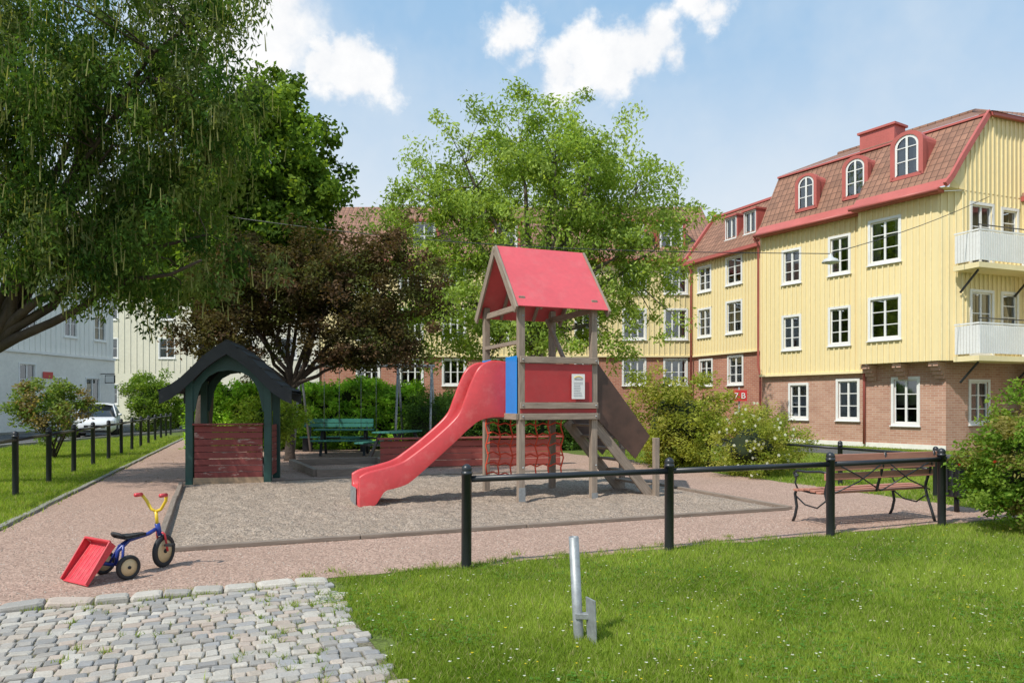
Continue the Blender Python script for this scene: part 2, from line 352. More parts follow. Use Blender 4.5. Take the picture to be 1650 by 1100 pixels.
# cobbles
def stones(name,lst,kk=1):
    b=MB(); cols=[]
    for (a,bb,wa,wb,h,rot) in lst:
        g=random.choice([(.44,.41,.36),(.36,.34,.31),(.50,.465,.405),(.46,.375,.31),(.28,.275,.265),(.53,.485,.42),(.40,.37,.33),(.32,.315,.31),(.47,.40,.33)]); k=R(.82,1.06)*kk
        vs=[]; ca,sa=math.cos(rot),math.sin(rot)
        pf=[(.5,-.03),(.5,h*.6),(.47,h*.88),(.39,h)]
        J=[(R(-.12,.04),R(-.12,.04)) for _ in range(8)]; tilt=(R(-.07,.07),R(-.07,.07))
        for s_,z in pf:
            for q,(x,y) in enumerate(((-1,-.80),(-.82,-1),(.82,-1),(1,-.80),(1,.80),(.82,1),(-.82,1),(-1,.80))):
                x=(x+J[q][0])*s_*wa; y=(y+J[q][1])*s_*wb
                vs.append(E(a+x*ca-y*sa,bb+x*sa+y*ca,z+(x*tilt[0]+y*tilt[1])*(z>0)+R(-.002,.002)))
        fs=[]
        for i in range(3):
            for q in range(8):
                r=(q+1)%8; fs.append((i*8+q,i*8+r,i*8+8+r,i*8+8+q))
        fs.append(tuple(24+q for q in range(8)))
        b.add(vs,fs,[[(0,0)]*len(f) for f in fs]); cols+= [tuple(x*k for x in g)+(1,)]*32
    b.mat=M['stone']; b.smooth=False; b.bevel=0
    o=mkobj(name,b); at=o.data.color_attributes.new('Col','FLOAT_COLOR','POINT')
    at.data.foreach_set('color',[x for c in cols for x in c]); return o
lst=[]; bb=2.4; tufts=[]
while bb<6.2:
    wb=R(.078,.10); a=-3.4
    lim=.86+.16*noise.noise(V((bb*1.5,0,0)))
    while a<lim:
        wa=R(.075,.135); lst.append((a+wa/2,bb+wb/2+R(-.006,.006)+.025*math.sin(a*1.7),wa-.007,wb-.006,R(.020,.030),R(-.09,.09)))
        if random.random()<.13+.3*(a>.3): tufts.append((a,bb+R(0,wb)+.025*math.sin(a*1.7)))
        a+=wa
    bb+=wb
stones('cobblestones',lst)
lst=[]; a=-3.6
while a<.8:
    wa=R(.2,.34); lst.append((a+wa/2,6.32+R(-.012,.012),wa-.012,.16,R(.05,.065),R(-.05,.05))); a+=wa
stones('kerb_stones',lst,1.05)
sheet('cobble_bed',[E(-3.6,2.2),E(1.0,2.2),E(.95,3.5),E(.92,5),E(.86,6.42),E(-3.6,6.42)],'joint',.012)

# ---------------------------------------------------------------- grass
def blades(name,P,h0,h1,wd,c0,c1,z0=0):
    n=len(P); P=np.asarray(P)
    ang=rng.uniform(0,2*np.pi,n); h=rng.uniform(h0,h1,n); wv=rng.uniform(.6,1.2,n)*wd
    lean=rng.uniform(.1,1.1,n)*h; la=rng.uniform(0,2*np.pi,n)
    dx,dy=np.cos(ang)*wv,np.sin(ang)*wv; z=np.full(n,z0)
    v=np.zeros((n,3,3)); v[:,0]=np.c_[P[:,0]-dx,P[:,1]-dy,z]; v[:,1]=np.c_[P[:,0]+dx,P[:,1]+dy,z]
    v[:,2]=np.c_[P[:,0]+np.cos(la)*lean,P[:,1]+np.sin(la)*lean,h+z0]
    t=rng.uniform(0,1,n)
    def pf(k,s): return (np.sin(P[:,0]*2.1*k+np.sin(P[:,1]*1.7*k+s)*1.5)+np.sin(P[:,1]*3.3*k+P[:,0]*1.1*k+s)+np.sin(P[:,0]*5.7*k-P[:,1]*4.1*k)*.6)/5.2+.5
    pn=.5*pf(.8,0)+.3*pf(3.1,2)+.2*pf(7.3,1)
    t=np.clip(.35*t+.65*(pn*2.2-.6),0,1)[:,None]
    c=np.array(c0)*(1-t)+np.array(c1)*t
    c*=rng.uniform(.75,1.25,(n,1))
    dry=rng.uniform(0,1,n)<.09; c[dry]=np.array((.40,.37,.18))
    v[:,2,2]*= (.6+.8*pn)
    return npmesh(name,v.reshape(-1,3),3,c,M['blade'])
n=520000; yy=3.6*np.exp(rng.uniform(0,1,n)*np.log(11/3.6)); xx=rng.uniform(-.72,.74,n)*yy
a=.927*xx+.375*yy; b=-.375*xx+.927*yy
wb=.12*np.sin(b*3.1)+.08*np.sin(b*8.3+1)+rng.normal(0,.055,n)
wt=.05*np.sin(a*4.1)+.05*np.sin(a*11+2)+rng.normal(0,.045,n)
k=(a>.93+wb)&(b<6.5+wt)&(b>1)
G1=np.c_[xx,yy][k]
LG=((.14,.225,.025),(.33,.425,.075))
blades('lawn_grass',G1,.018,.055,.0038,*LG)
n=260000; yy=7*np.exp(rng.uniform(0,1,n)*np.log(34/7)); xx=rng.uniform(-.74,-.3,n)*yy
a=.927*xx+.375*yy; b=-.375*xx+.927*yy
k=(a<pathL(b)-.02+rng.normal(0,.06,n))&(xx>-16.0-yy*.045)
blades('verge_grass',np.c_[xx,yy][k],.03,.09,.008,*LG)
n=140000; yy=9*np.exp(rng.uniform(0,1,n)*np.log(28/9)); xx=rng.uniform(.1,.74,n)*yy
a=.927*xx+.375*yy; b=-.375*xx+.927*yy; q_=xx*.846+yy*.533
k=((a>10.15+rng.normal(0,.06,n))&(q_<24.0))&~((q_>19.3)&(q_<22.6))
blades('verge_grass',np.c_[xx,yy][k],.03,.08,.008,*LG)
P=[]
for (a_,b_) in tufts:
    m_=int(R(3,36)) 
    for _ in range(m_):
        p=E(a_+random.gauss(0,.018),b_+random.gauss(0,.018)); P.append((p.x,p.y))
for _ in range(2200):
    a_=R(-3.4,.8); p=E(a_,random.choice([6.235,6.42])+random.gauss(0,.012)); 
    if noise.noise(V((a_*4,2,0)))>-.1: P.append((p.x,p.y))
for _ in range(55):
    a_,b_=R(.6,6),6.48+abs(random.gauss(0,.13))
    for _ in range(30):
        p=E(a_+random.gauss(0,.035),b_+random.gauss(0,.03)); P.append((p.x,p.y))
blades('weeds',P,.02,.055,.004,(.14,.23,.03),(.30,.38,.07),.010)
vs=[];cl=[]
def fl(p,r,c):
    for k in range(5):
        a0=k*1.2566; q=[p,p+V((math.cos(a0)*r,math.sin(a0)*r,.004)),p+V((math.cos(a0+.6)*r*1.2,math.sin(a0+.6)*r*1.2,r*.6)),p+V((math.cos(a0+1.2)*r,math.sin(a0+1.2)*r,.004))]
        vs.extend([tuple(x) for x in q]); cl.append(c)
for _ in range(520):
    i=random.randrange(len(G1)); p=V((G1[i][0],G1[i][1],R(.035,.06))); fl(p,R(.004,.009),(.75,.75,.68) if random.random()<.8 else (.75,.6,.05))
npmesh('clover_flowers',np.array(vs),4,np.array(cl),M['leaf'])
vs=[];cl=[]
for _ in range(9000):
    i=random.randrange(len(G1)); p=V((G1[i][0],G1[i][1],R(.02,.045))); r=R(.008,.018); ax=R(0,6.28)
    if noise.noise(V((p.x*1.3,p.y*1.3,4)))<.05: continue
    for k in range(3):
        t=ax+k*2.094; d=V((math.cos(t),math.sin(t),R(-.1,.3)))*r; s_=V((-math.sin(t),math.cos(t),0))*r*.5
        vs.extend([tuple(p),tuple(p+d*.6+s_),tuple(p+d*1.1),tuple(p+d*.6-s_)]); cl.append((R(.10,.16),R(.23,.30),R(.03,.06)))
npmesh('clover_leaves',np.array(vs),4,np.array(cl),M['leaf'])
vs=[];cl=[]
for _ in range(14000):
    yy=R(5.2,11); xx=R(-.7,.6)*yy; a_=.927*xx+.375*yy; b_=-.375*xx+.927*yy
    if not(6.6<b_<16): continue
    r=R(.003,.009); zz=.004 if not(-.4<a_<7.5 and 8.3<b_) else .03
    t=R(0,6.28); p=V((xx,yy,zz)); q=[V((math.cos(t+k*1.57),math.sin(t+k*1.57)*.8,0))*r for k in range(4)]; top=p+V((0,0,r*.9))
    g=random.choice([(.52,.41,.34),(.40,.29,.23),(.57,.51,.44),(.28,.22,.18)])
    for k in range(4):
        vs.extend([tuple(p+q[k]),tuple(p+q[(k+1)%4]),tuple(top+q[(k+1)%4]*.4),tuple(top+q[k]*.4)]); cl.append(g)
npmesh('pebbles',np.array(vs),4,np.array(cl),M['stone'])

# ---------------------------------------------------------------- foliage
def crown(ells,nc,seed,rough=.5,shell=.45):
    rs=random.Random(seed); out=[]; tot=sum(e[3]*e[4]*e[5] for e in ells)
    for e in ells:
        k=int(nc*e[3]*e[4]*e[5]/tot)+3
        for _ in range(k):
            d=V((rs.gauss(0,1),rs.gauss(0,1),rs.gauss(0,1))).normalized()
            r=(shell**3+(1-shell**3)*rs.random())**(1/3)
            r*=1-rough*.5+rough*(.5+.9*noise.noise(d*1.9+V((seed*3.1,e[0],e[2]))))
            out.append((e[0]+d.x*e[3]*r,e[1]+d.y*e[4]*r,e[2]+d.z*e[5]*r))
    return np.array(out)
def leaves(name,C,per,cr,L,W,cols,mat,parent,loc,droop=.2,vs=.8,jit=.3,k=1.0):
    n=len(C); crr=rng.uniform(.6,1.35,n)*cr
    c=np.repeat(C,per,0); rr=np.repeat(crr,per)
    d=rng.normal(0,1,(n*per,3)); d/=np.linalg.norm(d,axis=1)[:,None]
    off=d*(rr*rng.uniform(.15,1,n*per)**.6)[:,None]; off[:,2]*=vs
    p=c+off
    ax=rng.normal(0,1,(n*per,3)); ax[:,2]=ax[:,2]*.6-droop*2; ax/=np.linalg.norm(ax,axis=1)[:,None]
    s=np.cross(ax,d+rng.normal(0,.5,(n*per,3))); s/=np.linalg.norm(s,axis=1)[:,None]+1e-6
    l=(rng.uniform(.6,1.2,n*per)*L)[:,None]; w_=(rng.uniform(.6,1.2,n*per)*W)[:,None]*.5
    v=np.stack([p,p+ax*l*.45+s*w_,p+ax*l,p+ax*l*.45-s*w_],1).reshape(-1,3)
    cols=np.array(cols)*k; i=rng.integers(0,len(cols),n); cc=cols[i]
    cc=np.repeat(cc,per,0)*rng.uniform(1-jit,1+jit,(n*per,1))
    npmesh(name,v,4,cc,mat,parent,loc)
def tree(name,base,forks,ells,nc,per,cr,L,W,cols,mat='leaf',bark='bark',r0=.2,seed=1,droop=.2,vs=.8,rough=.5,shell=.45,cat=0,nbr=60,k=1.0):
    base=V(base); T=Obj(name,base); C=crown(ells,nc,seed,rough,shell); rs=random.Random(seed)
    tb=T.part('trunk_and_limbs',bark,True); hub=V(forks)
    tb.tube([base-V((0,0,.1)),base.lerp(hub,.06),base.lerp(hub,.5)+V((rs.uniform(-.1,.1),rs.uniform(-.1,.1),0)),hub],[r0*1.5,r0*1.05,r0*.9,r0*.8],12)
    nodes=[(hub,r0*.7)]
    for e in ells:
        for q in range(3):
            tgt=V(e[:3])+V((rs.uniform(-.6,.6)*e[3],rs.uniform(-.6,.6)*e[4],rs.uniform(-.3,.7)*e[5]))
            pp=[]
            m=7
            for i in range(m+1):
                t=i/m; p=hub.lerp(tgt,t); p.z+=math.sin(t*math.pi)*.25*(tgt-hub).length*(.4 if q else .2); p+=V((rs.gauss(0,.07),rs.gauss(0,.07),rs.gauss(0,.05)))*(1 if 0<i else 0)
                pp.append(p)
            rad=[r0*.5*(1-.8*i/m) for i in range(m+1)]; tb.tube(pp,rad,7)
            nodes+= [(pp[i],rad[i]) for i in range(2,m+1)]
    idx=list(range(len(C))); rs.shuffle(idx)
    for i in idx[:nbr]:
        p=V(C[i]); nd=min(nodes,key=lambda q:(q[0]-p).length)
        mid=nd[0].lerp(p,.5)+V((rs.gauss(0,.08),rs.gauss(0,.08),.08)); r=min(nd[1]*.6,.04)
        tb.tube([nd[0],mid,p],[r,r*.6,r*.2],5,False)
    e=T.done()
    leaves('foliage',C,per,cr,L,W,cols,M[mat],e,base,droop,vs,k=k)
    if cat:
        n=cat; c=C[rng.integers(0,len(C),n)]+rng.normal(0,cr*.6,(n,3)); vv=[];cl=[]
        for q in c:
            ln=R(.18,.38); t=R(0,3.14); s_=V((math.cos(t),math.sin(t),0))*.012; p=V(q); bt=p+V((R(-.03,.03),R(-.03,.03),-ln))
            vv+= [tuple(p-s_*.5),tuple(p+s_*.5),tuple(bt+s_),tuple(bt-s_)]; cl.append((.30,.31,.13))
        npmesh('catkins',np.array(vv),4,np.array(cl),M['leaf'],e,base)
    return e
tree('wingnut_tree',(-10.4,13.6,0),(-9.6,13.6,2.4),
  [(-7.9,13,6.7,2.9,2.4,2.9),(-6.1,12.8,4.1,1.4,1.3,1.05),(-8.6,12.6,4.4,1.5,1.5,.7),(-5.4,12.8,7.3,1.2,1.3,1.6),(-5.9,12.8,5.6,1.4,1.4,1.1),(-10.5,13,7,2,2,3),(-7.4,12.6,4.2,1.2,1.2,1.1)],
  980,120,.34,.13,.042,[(.05,.095,.02),(.065,.115,.025),(.085,.14,.03),(.032,.068,.016),(.12,.16,.045),(.10,.13,.05)],r0=.2,seed=3,droop=.6,vs=1.2,cat=4200,nbr=160,k=1.42,rough=.75)
tree('maple_tree',(-9.4,22.5,0),(-9.2,22.5,3.4),
  [(-7.5,23,8.6,2.1,2.0,2.5),(-9.8,23,6.6,2.6,2.2,2.2),(-7.1,23,6.4,1.8,1.6,1.5)],
  560,130,.48,.17,.14,[(.08,.13,.02),(.11,.18,.03),(.15,.22,.04),(.055,.095,.02)],r0=.26,seed=5,nbr=60,k=1.45,rough=.75)
tree('copper_plum_tree',(-5.85,19.6,0),(-5.8,19.6,1.9),
  [(-6.6,19.6,4.5,2.0,1.6,1.5),(-3.6,19.6,4.6,1.7,1.4,1.45),(-4.0,19.4,3.1,1.8,1.3,.75),(-7.4,19.4,3.3,1.4,1.2,.9),(-5.2,19.6,4.8,1.5,1.4,1.2)],
  640,105,.34,.11,.06,[(.065,.05,.022),(.08,.07,.028),(.10,.065,.04),(.045,.04,.02),(.08,.09,.03)],'leafd',r0=.13,seed=9,nbr=120,k=1.35,rough=.8)
tree('cherry_tree',(.9,26,0),(.9,26,3.4),
  [(.8,26,8.6,3.6,3.0,3.8),(-2.9,26,7.8,2.3,2.0,2.8),(4.4,26,6.9,2.2,2.0,2.6),(1,25.6,4.6,4.4,2.4,1.7),(-2.3,25.6,4.4,2.2,1.8,1.5),(2.6,26,9.6,2.0,1.8,1.8)],
  900,92,.52,.17,.075,[(.14,.20,.04),(.17,.235,.05),(.20,.26,.07),(.11,.16,.035)],bark='barkl',r0=.3,seed=12,nbr=260,droop=.4,k=1.75,rough=.8,shell=.3)
def bush(name,c,r,nc,per,L,W,cols,cr=.22,light_block=.72,seed=1,mat='leaf',stems=8,flow=None,droop=0,k=1.35):
    T=Obj(name,(c[0],c[1],0)); st=T.part('stems','bark',True); rs=random.Random(seed)
    for i in range(stems):
        a_=rs.uniform(0,6.28); q=V((math.cos(a_)*r[0]*.7,math.sin(a_)*r[1]*.7,c[2]+rs.uniform(-.2,.7)*r[2]))+V((c[0],c[1],0))
        st.tube([V((c[0]+rs.gauss(0,.06),c[1]+rs.gauss(0,.06),0)),V((c[0],c[1],0)).lerp(q,.5)+V((0,0,.1)),q],[.018,.012,.004],5)
    if light_block:
        bc=T.part('light_block','light_block',True); vs=[];nn=14  # added dark blob, stops light passing through the leaf shell
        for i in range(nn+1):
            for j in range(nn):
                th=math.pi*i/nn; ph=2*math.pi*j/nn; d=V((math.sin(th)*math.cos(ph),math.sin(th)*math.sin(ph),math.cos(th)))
                kk=light_block*(.85+.3*noise.noise(d*2+V((seed,0,0)))); vs.append(V((c[0]+d.x*r[0]*kk,c[1]+d.y*r[1]*kk,c[2]+d.z*r[2]*kk)))
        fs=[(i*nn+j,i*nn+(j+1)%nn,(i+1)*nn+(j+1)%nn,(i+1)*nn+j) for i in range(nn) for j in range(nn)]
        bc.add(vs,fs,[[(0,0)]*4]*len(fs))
    e=T.done(); C=crown([(c[0],c[1],c[2],*r)],nc,seed,.85,.6); C[:,2]=np.maximum(C[:,2],.06)
    leaves('foliage',C,per,cr,L,W,cols,M[mat],e,(c[0],c[1],0),droop,k=k)
    if flow:
        vv=[];cl=[]
        for i in range(flow[0]):
            q=V(C[rng.integers(0,len(C))])+V((R(-.15,.15),-abs(R(0,.2)),R(-.1,.15)))
            for kk in range(5):
                t=kk*1.256; d=V((math.cos(t),R(-.3,.3),math.sin(t)))*flow[1]; s_=V((-math.sin(t),0,math.cos(t)))*flow[1]*.5
                vv+= [tuple(q),tuple(q+d*.6+s_),tuple(q+d),tuple(q+d*.6-s_)]; cl.append(flow[2])
        npmesh('flowers',np.array(vv),4,np.array(cl),M['leaf'],e,(c[0],c[1],0))
YG=[(.20,.23,.04),(.25,.27,.05),(.15,.19,.03),(.28,.28,.07)]
BG=[(.11,.20,.025),(.16,.26,.03),(.21,.31,.045),(.08,.14,.02)]
DG=[(.05,.10,.025),(.07,.13,.03),(.04,.08,.02)]
bush('forsythia_bush',(4.0,17.8,1.05),(1.3,1.0,1.1),180,105,.10,.04,YG,.30,.6,2)
bush('spirea_bush',(4.95,15.4,.62),(.85,.7,.65),120,100,.06,.03,YG,.2,.6,4,flow=(110,.032,(.72,.72,.66)))
bush('spirea_bush',(5.7,16.6,.65),(.85,.7,.7),100,100,.06,.03,YG,.22,.6,5)
bush('rose_bush',(6.15,8.65,.85),(.85,.72,.9),270,85,.058,.034,[(.08,.15,.02),(.12,.20,.03),(.16,.23,.04),(.2,.18,.06)],.17,.6,6,flow=(14,.02,(.45,.05,.03)))
bush('shrub',(-12.6,20.5,1.3),(.95,.9,.8),75,90,.11,.06,[(.11,.17,.04),(.15,.2,.06),(.2,.16,.08)],.25,0,7,stems=16)
bush('shrub',(-19.2,40,1.6),(1.5,1.4,1.6),120,100,.16,.08,[(.11,.18,.03),(.16,.23,.04)],.4,.6,8)
bush('shrub',(-12.0,15.6,.35),(.5,.5,.4),40,80,.08,.05,BG,.2,.5,9)
bush('counter_plants',(-5.35,16.3,1.15),(.8,.5,.6),80,90,.10,.04,[(.20,.28,.04),(.28,.34,.06),(.14,.20,.03)],.22,.5,21)
def hedge(name,x0,x1,y,z,dep,cols,nc,per,L,W,seed,k=1.45):
    T=Obj(name,((x0+x1)/2,y,0)); cb=T.part('light_block','light_block'); cb.frame((x0+.25,y-dep*.5+.25,0),(x1-x0-.5,0,0),(0,dep-.5,0),(0,0,z-.45)); e=T.done()  # added dark box inside the hedge blocks light behind the leaves
    C=[];rs=random.Random(seed)
    for _ in range(nc):
        f=rs.random(); x=rs.uniform(x0,x1); top=z*(.9+.16*noise.noise(V((x*.9+seed,0,0)))+.05*noise.noise(V((x*4,3,0))))
        if f<.62: C.append((x,y-dep*.5+rs.gauss(0,.12),rs.uniform(.05,top-.1)))
        elif f<.9: C.append((x,y+rs.uniform(-.5,.5)*dep,top-.12+rs.gauss(0,.08)))
        else: C.append((rs.choice([x0,x1]),y+rs.uniform(-.5,.5)*dep,rs.uniform(0,top)))
    leaves('foliage',np.array(C),per,.24,L,W,cols,M['leaf'],e,((x0+x1)/2,y,0),.0,k=k)
hedge('laurel_hedge',-10.6,-3.2,25.2,2.4,1.5,BG,620,70,.15,.06,1,k=2.3)
hedge('dark_hedge',-3.3,2.2,24.6,1.9,1.3,DG,330,65,.13,.06,2,k=1.7)
bush('juniper_bush',(-2.5,22.6,.9),(.9,.8,.9),110,95,.09,.03,DG,.28,.7,11)
hedge('distant_hedge',-17,-12,44,2.2,1.6,DG,150,60,.25,.12,3)
P=[];cl=[];vs=[]
for _ in range(3600):
    x=R(-10,3); y=R(13,24); t=R(0,6.28); r=R(.02,.045)
    if math.hypot(x+5.5,y-19)>R(1,7): continue
    p=V((x,y,.012)); d=V((math.cos(t),math.sin(t),R(0,.4)))*r; s_=V((-math.sin(t),math.cos(t),0))*r*.5
    vs+= [tuple(p),tuple(p+d*.5+s_),tuple(p+d),tuple(p+d*.5-s_)]; cl.append(random.choice([(.2,.12,.06),(.12,.08,.04),(.25,.2,.08)]))
npmesh('leaf_litter',np.array(vs),4,np.array(cl),M['leafd'])

# ---------------------------------------------------------------- buildings
class Fr:
    def __init__(s,o,d,n=None):
        s.o=V((o[0],o[1],0)); s.d=V((d[0],d[1],0)).normalized(); s.n=V((n[0],n[1],0)).normalized() if n else V((s.d.y,-s.d.x,0))
    def P(s,a,z,o=0): return s.o+s.d*a+s.n*o+V((0,0,z))
def fbox(mb,fr,s0,s1,z0,z1,o0,o1):
    mb.frame(fr.P(s0,z0,o0),fr.d*(s1-s0),fr.n*(o1-o0),V((0,0,z1-z0)))
def wall(mb,fr,s0,s1,z0,z1,off,holes,depth=.16):
    hs=[h for h in holes if h[0]<s1 and h[1]>s0 and h[2]<z1 and h[3]>z0]
    S=sorted({s0,s1,*[h[0] for h in hs],*[h[1] for h in hs]}); Z=sorted({z0,z1,*[h[2] for h in hs],*[h[3] for h in hs]})
    for i in range(len(S)-1):
        for j in range(len(Z)-1):
            cs,cz=(S[i]+S[i+1])/2,(Z[j]+Z[j+1])/2
            if any(h[0]<cs<h[1] and h[2]<cz<h[3] for h in hs): continue
            q=[(S[i],Z[j]),(S[i+1],Z[j]),(S[i+1],Z[j+1]),(S[i],Z[j+1])]
            mb.quad(*[fr.P(a,z,off) for a,z in q],uv=q)
    for h in hs:
        a,b,c,d=h[:4]
        for (p,q) in (((a,c),(b,c)),((b,c),(b,d)),((b,d),(a,d)),((a,d),(a,c))):
            mb.quad(fr.P(*p,off),fr.P(*q,off),fr.P(*q,off-depth),fr.P(*p,off-depth),uv=[(0,0),(1,0),(1,.16),(0,.16)])
def window(B,fr,h,off,cols=2,rows=3,cas=.09,curt=True,tr=None):
    a,b,c,d=h[:4]; wf=B.part('window_frames','white'); gl=B.part('window_glass','glass'); dk=B.part('rooms','dark'); cu=B.part('curtains','curtain')
    o1=off+.03; g=off-.06
    for q in ((a-cas,a,c-cas,d+cas),(b,b+cas,c-cas,d+cas),(a,b,d,d+cas),(a,b,c-cas,c)): fbox(wf,fr,*q,off+.002,o1)
    fbox(wf,fr,a-cas-.03,b+cas+.03,c-cas-.03,c-cas,off+.003,o1+.05)
    t=.045
    for q in ((a,a+t,c,d),(b-t,b,c,d),(a+t,b-t,d-t,d),(a+t,b-t,c,c+t)): fbox(wf,fr,*q,g-.03,g+.03)
    for i in range(1,cols):
        x=a+(b-a)*i/cols; fbox(wf,fr,x-.035,x+.035,c+t,d-t,g-.03,g+.035)
    for i in range(cols):
        x0=a+(b-a)*i/cols+.035; x1=a+(b-a)*(i+1)/cols-.035
        for j in range(1,rows):
            z=c+(d-c)*j/rows; fbox(wf,fr,x0,x1,z-.015,z+.015,g-.012,g+.02)
    for i in range(cols):
        x0=a+(b-a)*i/cols+(t if i==0 else .035); x1=a+(b-a)*(i+1)/cols-(t if i==cols-1 else .035); k1,k2=R(-.012,.012),R(-.012,.012)
        gl.quad(fr.P(x0,c+t,g+k1),fr.P(x1,c+t,g),fr.P(x1,d-t,g+k2),fr.P(x0,d-t,g+k1+k2))
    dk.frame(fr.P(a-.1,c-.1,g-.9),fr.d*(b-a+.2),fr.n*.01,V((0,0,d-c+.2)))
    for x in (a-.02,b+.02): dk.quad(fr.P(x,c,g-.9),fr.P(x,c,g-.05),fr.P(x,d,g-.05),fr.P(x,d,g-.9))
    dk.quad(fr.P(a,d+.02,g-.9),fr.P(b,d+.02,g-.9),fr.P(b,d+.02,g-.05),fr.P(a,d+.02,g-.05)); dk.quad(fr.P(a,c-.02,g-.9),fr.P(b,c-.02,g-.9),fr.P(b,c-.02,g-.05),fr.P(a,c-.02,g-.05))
    if curt:
        r=random.random(); w_=(b-a)
        if r<.8:
            for x0,x1 in ((a,a+w_*R(.12,.3)),(b-w_*R(.12,.3),b)):
                m=6
                for i in range(m):
                    p0=x0+(x1-x0)*i/m;p1=x0+(x1-x0)*(i+1)/m; z0=.03*(i%2);z1=.03*((i+1)%2)
                    cu.quad(fr.P(p0,c,g-.1-z0),fr.P(p1,c,g-.1-z1),fr.P(p1,d,g-.1-z1),fr.P(p0,d,g-.1-z0))
        if random.random()<.5:
            z0=d-(d-c)*R(.15,.6); cu.quad(fr.P(a,z0,g-.15),fr.P(b,z0,g-.15),fr.P(b,d,g-.15),fr.P(a,d,g-.15))
        if random.random()<.6:
            pl=B.part('window_plants','teal'); x=R(a+.2,b-.2)
            for k in range(5): pl.beam(fr.P(x+R(-.08,.08),c,g-.12),fr.P(x+R(-.15,.15),c+R(.15,.35),g-.12),.03,.01)
def battens(mb,fr,s0,s1,z0,z1,off,holes,step=.2,w=.042,pr=.036,mar=.1):
    s=s0+step/2
    while s<s1:
        iv=[(z0,z1)]
        for h in holes:
            if h[0]-mar<s+w/2 and h[1]+mar>s-w/2:
                nv=[]
                for a,b in iv:
                    lo,hi=h[2]-mar-.03,h[3]+mar
                    if hi<=a or lo>=b: nv.append((a,b)); continue
                    if lo>a: nv.append((a,lo))
                    if hi<b: nv.append((hi,b))
                iv=nv
        for a,b in iv: fbox(mb,fr,s-w/2,s+w/2,a,b,off+.002,off+pr)
        s+=step
def W(s,z0,z1,w): return (s-w/2,s+w/2,z0,z1)

def dormer_arch(B,fr,s,z0,h,w,off,back):
    rd=B.part('dormers','redtrim'); wf=B.part('window_frames','white'); gl=B.part('window_glass','glass'); dk=B.part('rooms','dark')
    n=10; r=w/2; zc=z0+h-r*.75
    arc=[(s+r*math.cos(math.pi*i/n),zc+r*.75*math.sin(math.pi*i/n)) for i in range(n+1)]
    outl=[(s+r,z0)]+arc+[(s-r,z0)]
    for i in range(len(outl)-1):
        p,q=outl[i],outl[i+1]; rd.quad(fr.P(*p,off),fr.P(*q,off),fr.P(*q,back),fr.P(*p,back))
    k=.80
    inn=[(s+(x-s)*k,z0+.08+(z-z0)*(.9)) for x,z in outl]; inn[0]=(inn[0][0],z0+.1); inn[-1]=(inn[-1][0],z0+.1)
    ov=[(s+(x-s)*1.1,z0+(z-z0)*1.03) for x,z in outl]
    for i in range(len(outl)-1):
        rd.quad(fr.P(*ov[i],off+.06),fr.P(*ov[i+1],off+.06),fr.P(*inn[i+1],off+.06),fr.P(*inn[i],off+.06))
        rd.quad(fr.P(*ov[i],off+.06),fr.P(*ov[i+1],off+.06),fr.P(*ov[i+1],off-.15),fr.P(*ov[i],off-.15))
        a,b=inn[i],inn[i+1]; c_=(s,z0+h*.5)
        k2=.80
        a2=(c_[0]+(a[0]-c_[0])*k2,c_[1]+(a[1]-c_[1])*.88); b2=(c_[0]+(b[0]-c_[0])*k2,c_[1]+(b[1]-c_[1])*.88)
        wf.quad(fr.P(*a,off+.03),fr.P(*b,off+.03),fr.P(*b2,off+.03),fr.P(*a2,off+.03))
        rd.quad(fr.P(*a,off+.06),fr.P(*b,off+.06),fr.P(*b,off-.05),fr.P(*a,off-.05))
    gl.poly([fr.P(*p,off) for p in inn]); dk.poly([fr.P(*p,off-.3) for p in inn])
    cu=B.part('curtains','curtain')
    for sg in (-1,1): cu.quad(fr.P(s+sg*r*.72,z0+.15,off-.1),fr.P(s+sg*r*.3,z0+.15,off-.1),fr.P(s+sg*r*.3,z0+h*.85,off-.1),fr.P(s+sg*r*.72,z0+h*.75,off-.1))
    fbox(wf,fr,s-.035,s+.035,z0+.12,z0+h*.93,off+.01,off+.035)
    for f in (.38,.68): fbox(wf,fr,s-r*.72,s+r*.72,z0+h*f-.015,z0+h*f+.015,off+.01,off+.034)
    rd.quad(fr.P(s-r,z0,off+.06),fr.P(s+r,z0,off+.06),fr.P(s+r,z0+.12,off+.06),fr.P(s-r,z0+.12,off+.06))

# --- right yellow/brick house
B=Obj('apartment_house',(12.5,26,0))
F=Fr((10.15,29.5),(.533,-.846),(-.846,-.533))
yw=B.part('cladding','yellow'); yb=B.part('battens','yellowb'); bw=B.part('brick_walls','brick'); rt=B.part('red_trim','redtrim'); tl=B.part('roof_tiles','tile')
low=[W(1.4,.98,2.2,.72),W(3.45,.98,2.3,.75),W(5.55,.85,2.3,.8)]
wall(bw,F,-.3,6.86,0,2.66,0,low)
for h in low: window(B,F,h,0,2,3)
up1=[W(1.18,3.62,4.8,.70),W(3.2,3.66,4.9,.72),W(1.18,6.15,7.32,.70),W(3.2,6.2,7.45,.72)]
wall(yw,F,-.3,4.2,2.62,8.15,.12,up1,.14)
for h in up1: window(B,F,h,.12,2,3)
battens(yb,F,-.3,4.2,2.62,8.1,.12,up1)
fbox(B.part('sill_board','yellowb'),F,-.3,4.2,2.56,2.64,0.001,.17)
up2=[W(5.15,3.7,5.0,.98),W(5.15,6.25,7.6,.98)]
wall(yw,F,4.2,6.9,2.85,8.15,.55,up2,.14)
for h in up2: window(B,F,h,.55,2,3)
battens(yb,F,4.2,6.9,2.85,8.1,.55,up2)
yw.quad(F.P(4.2,2.85,.55),F.P(4.2,2.85,0),F.P(4.2,8.15,0),F.P(4.2,8.15,.55))
PG=F.P(7.4,0,0)
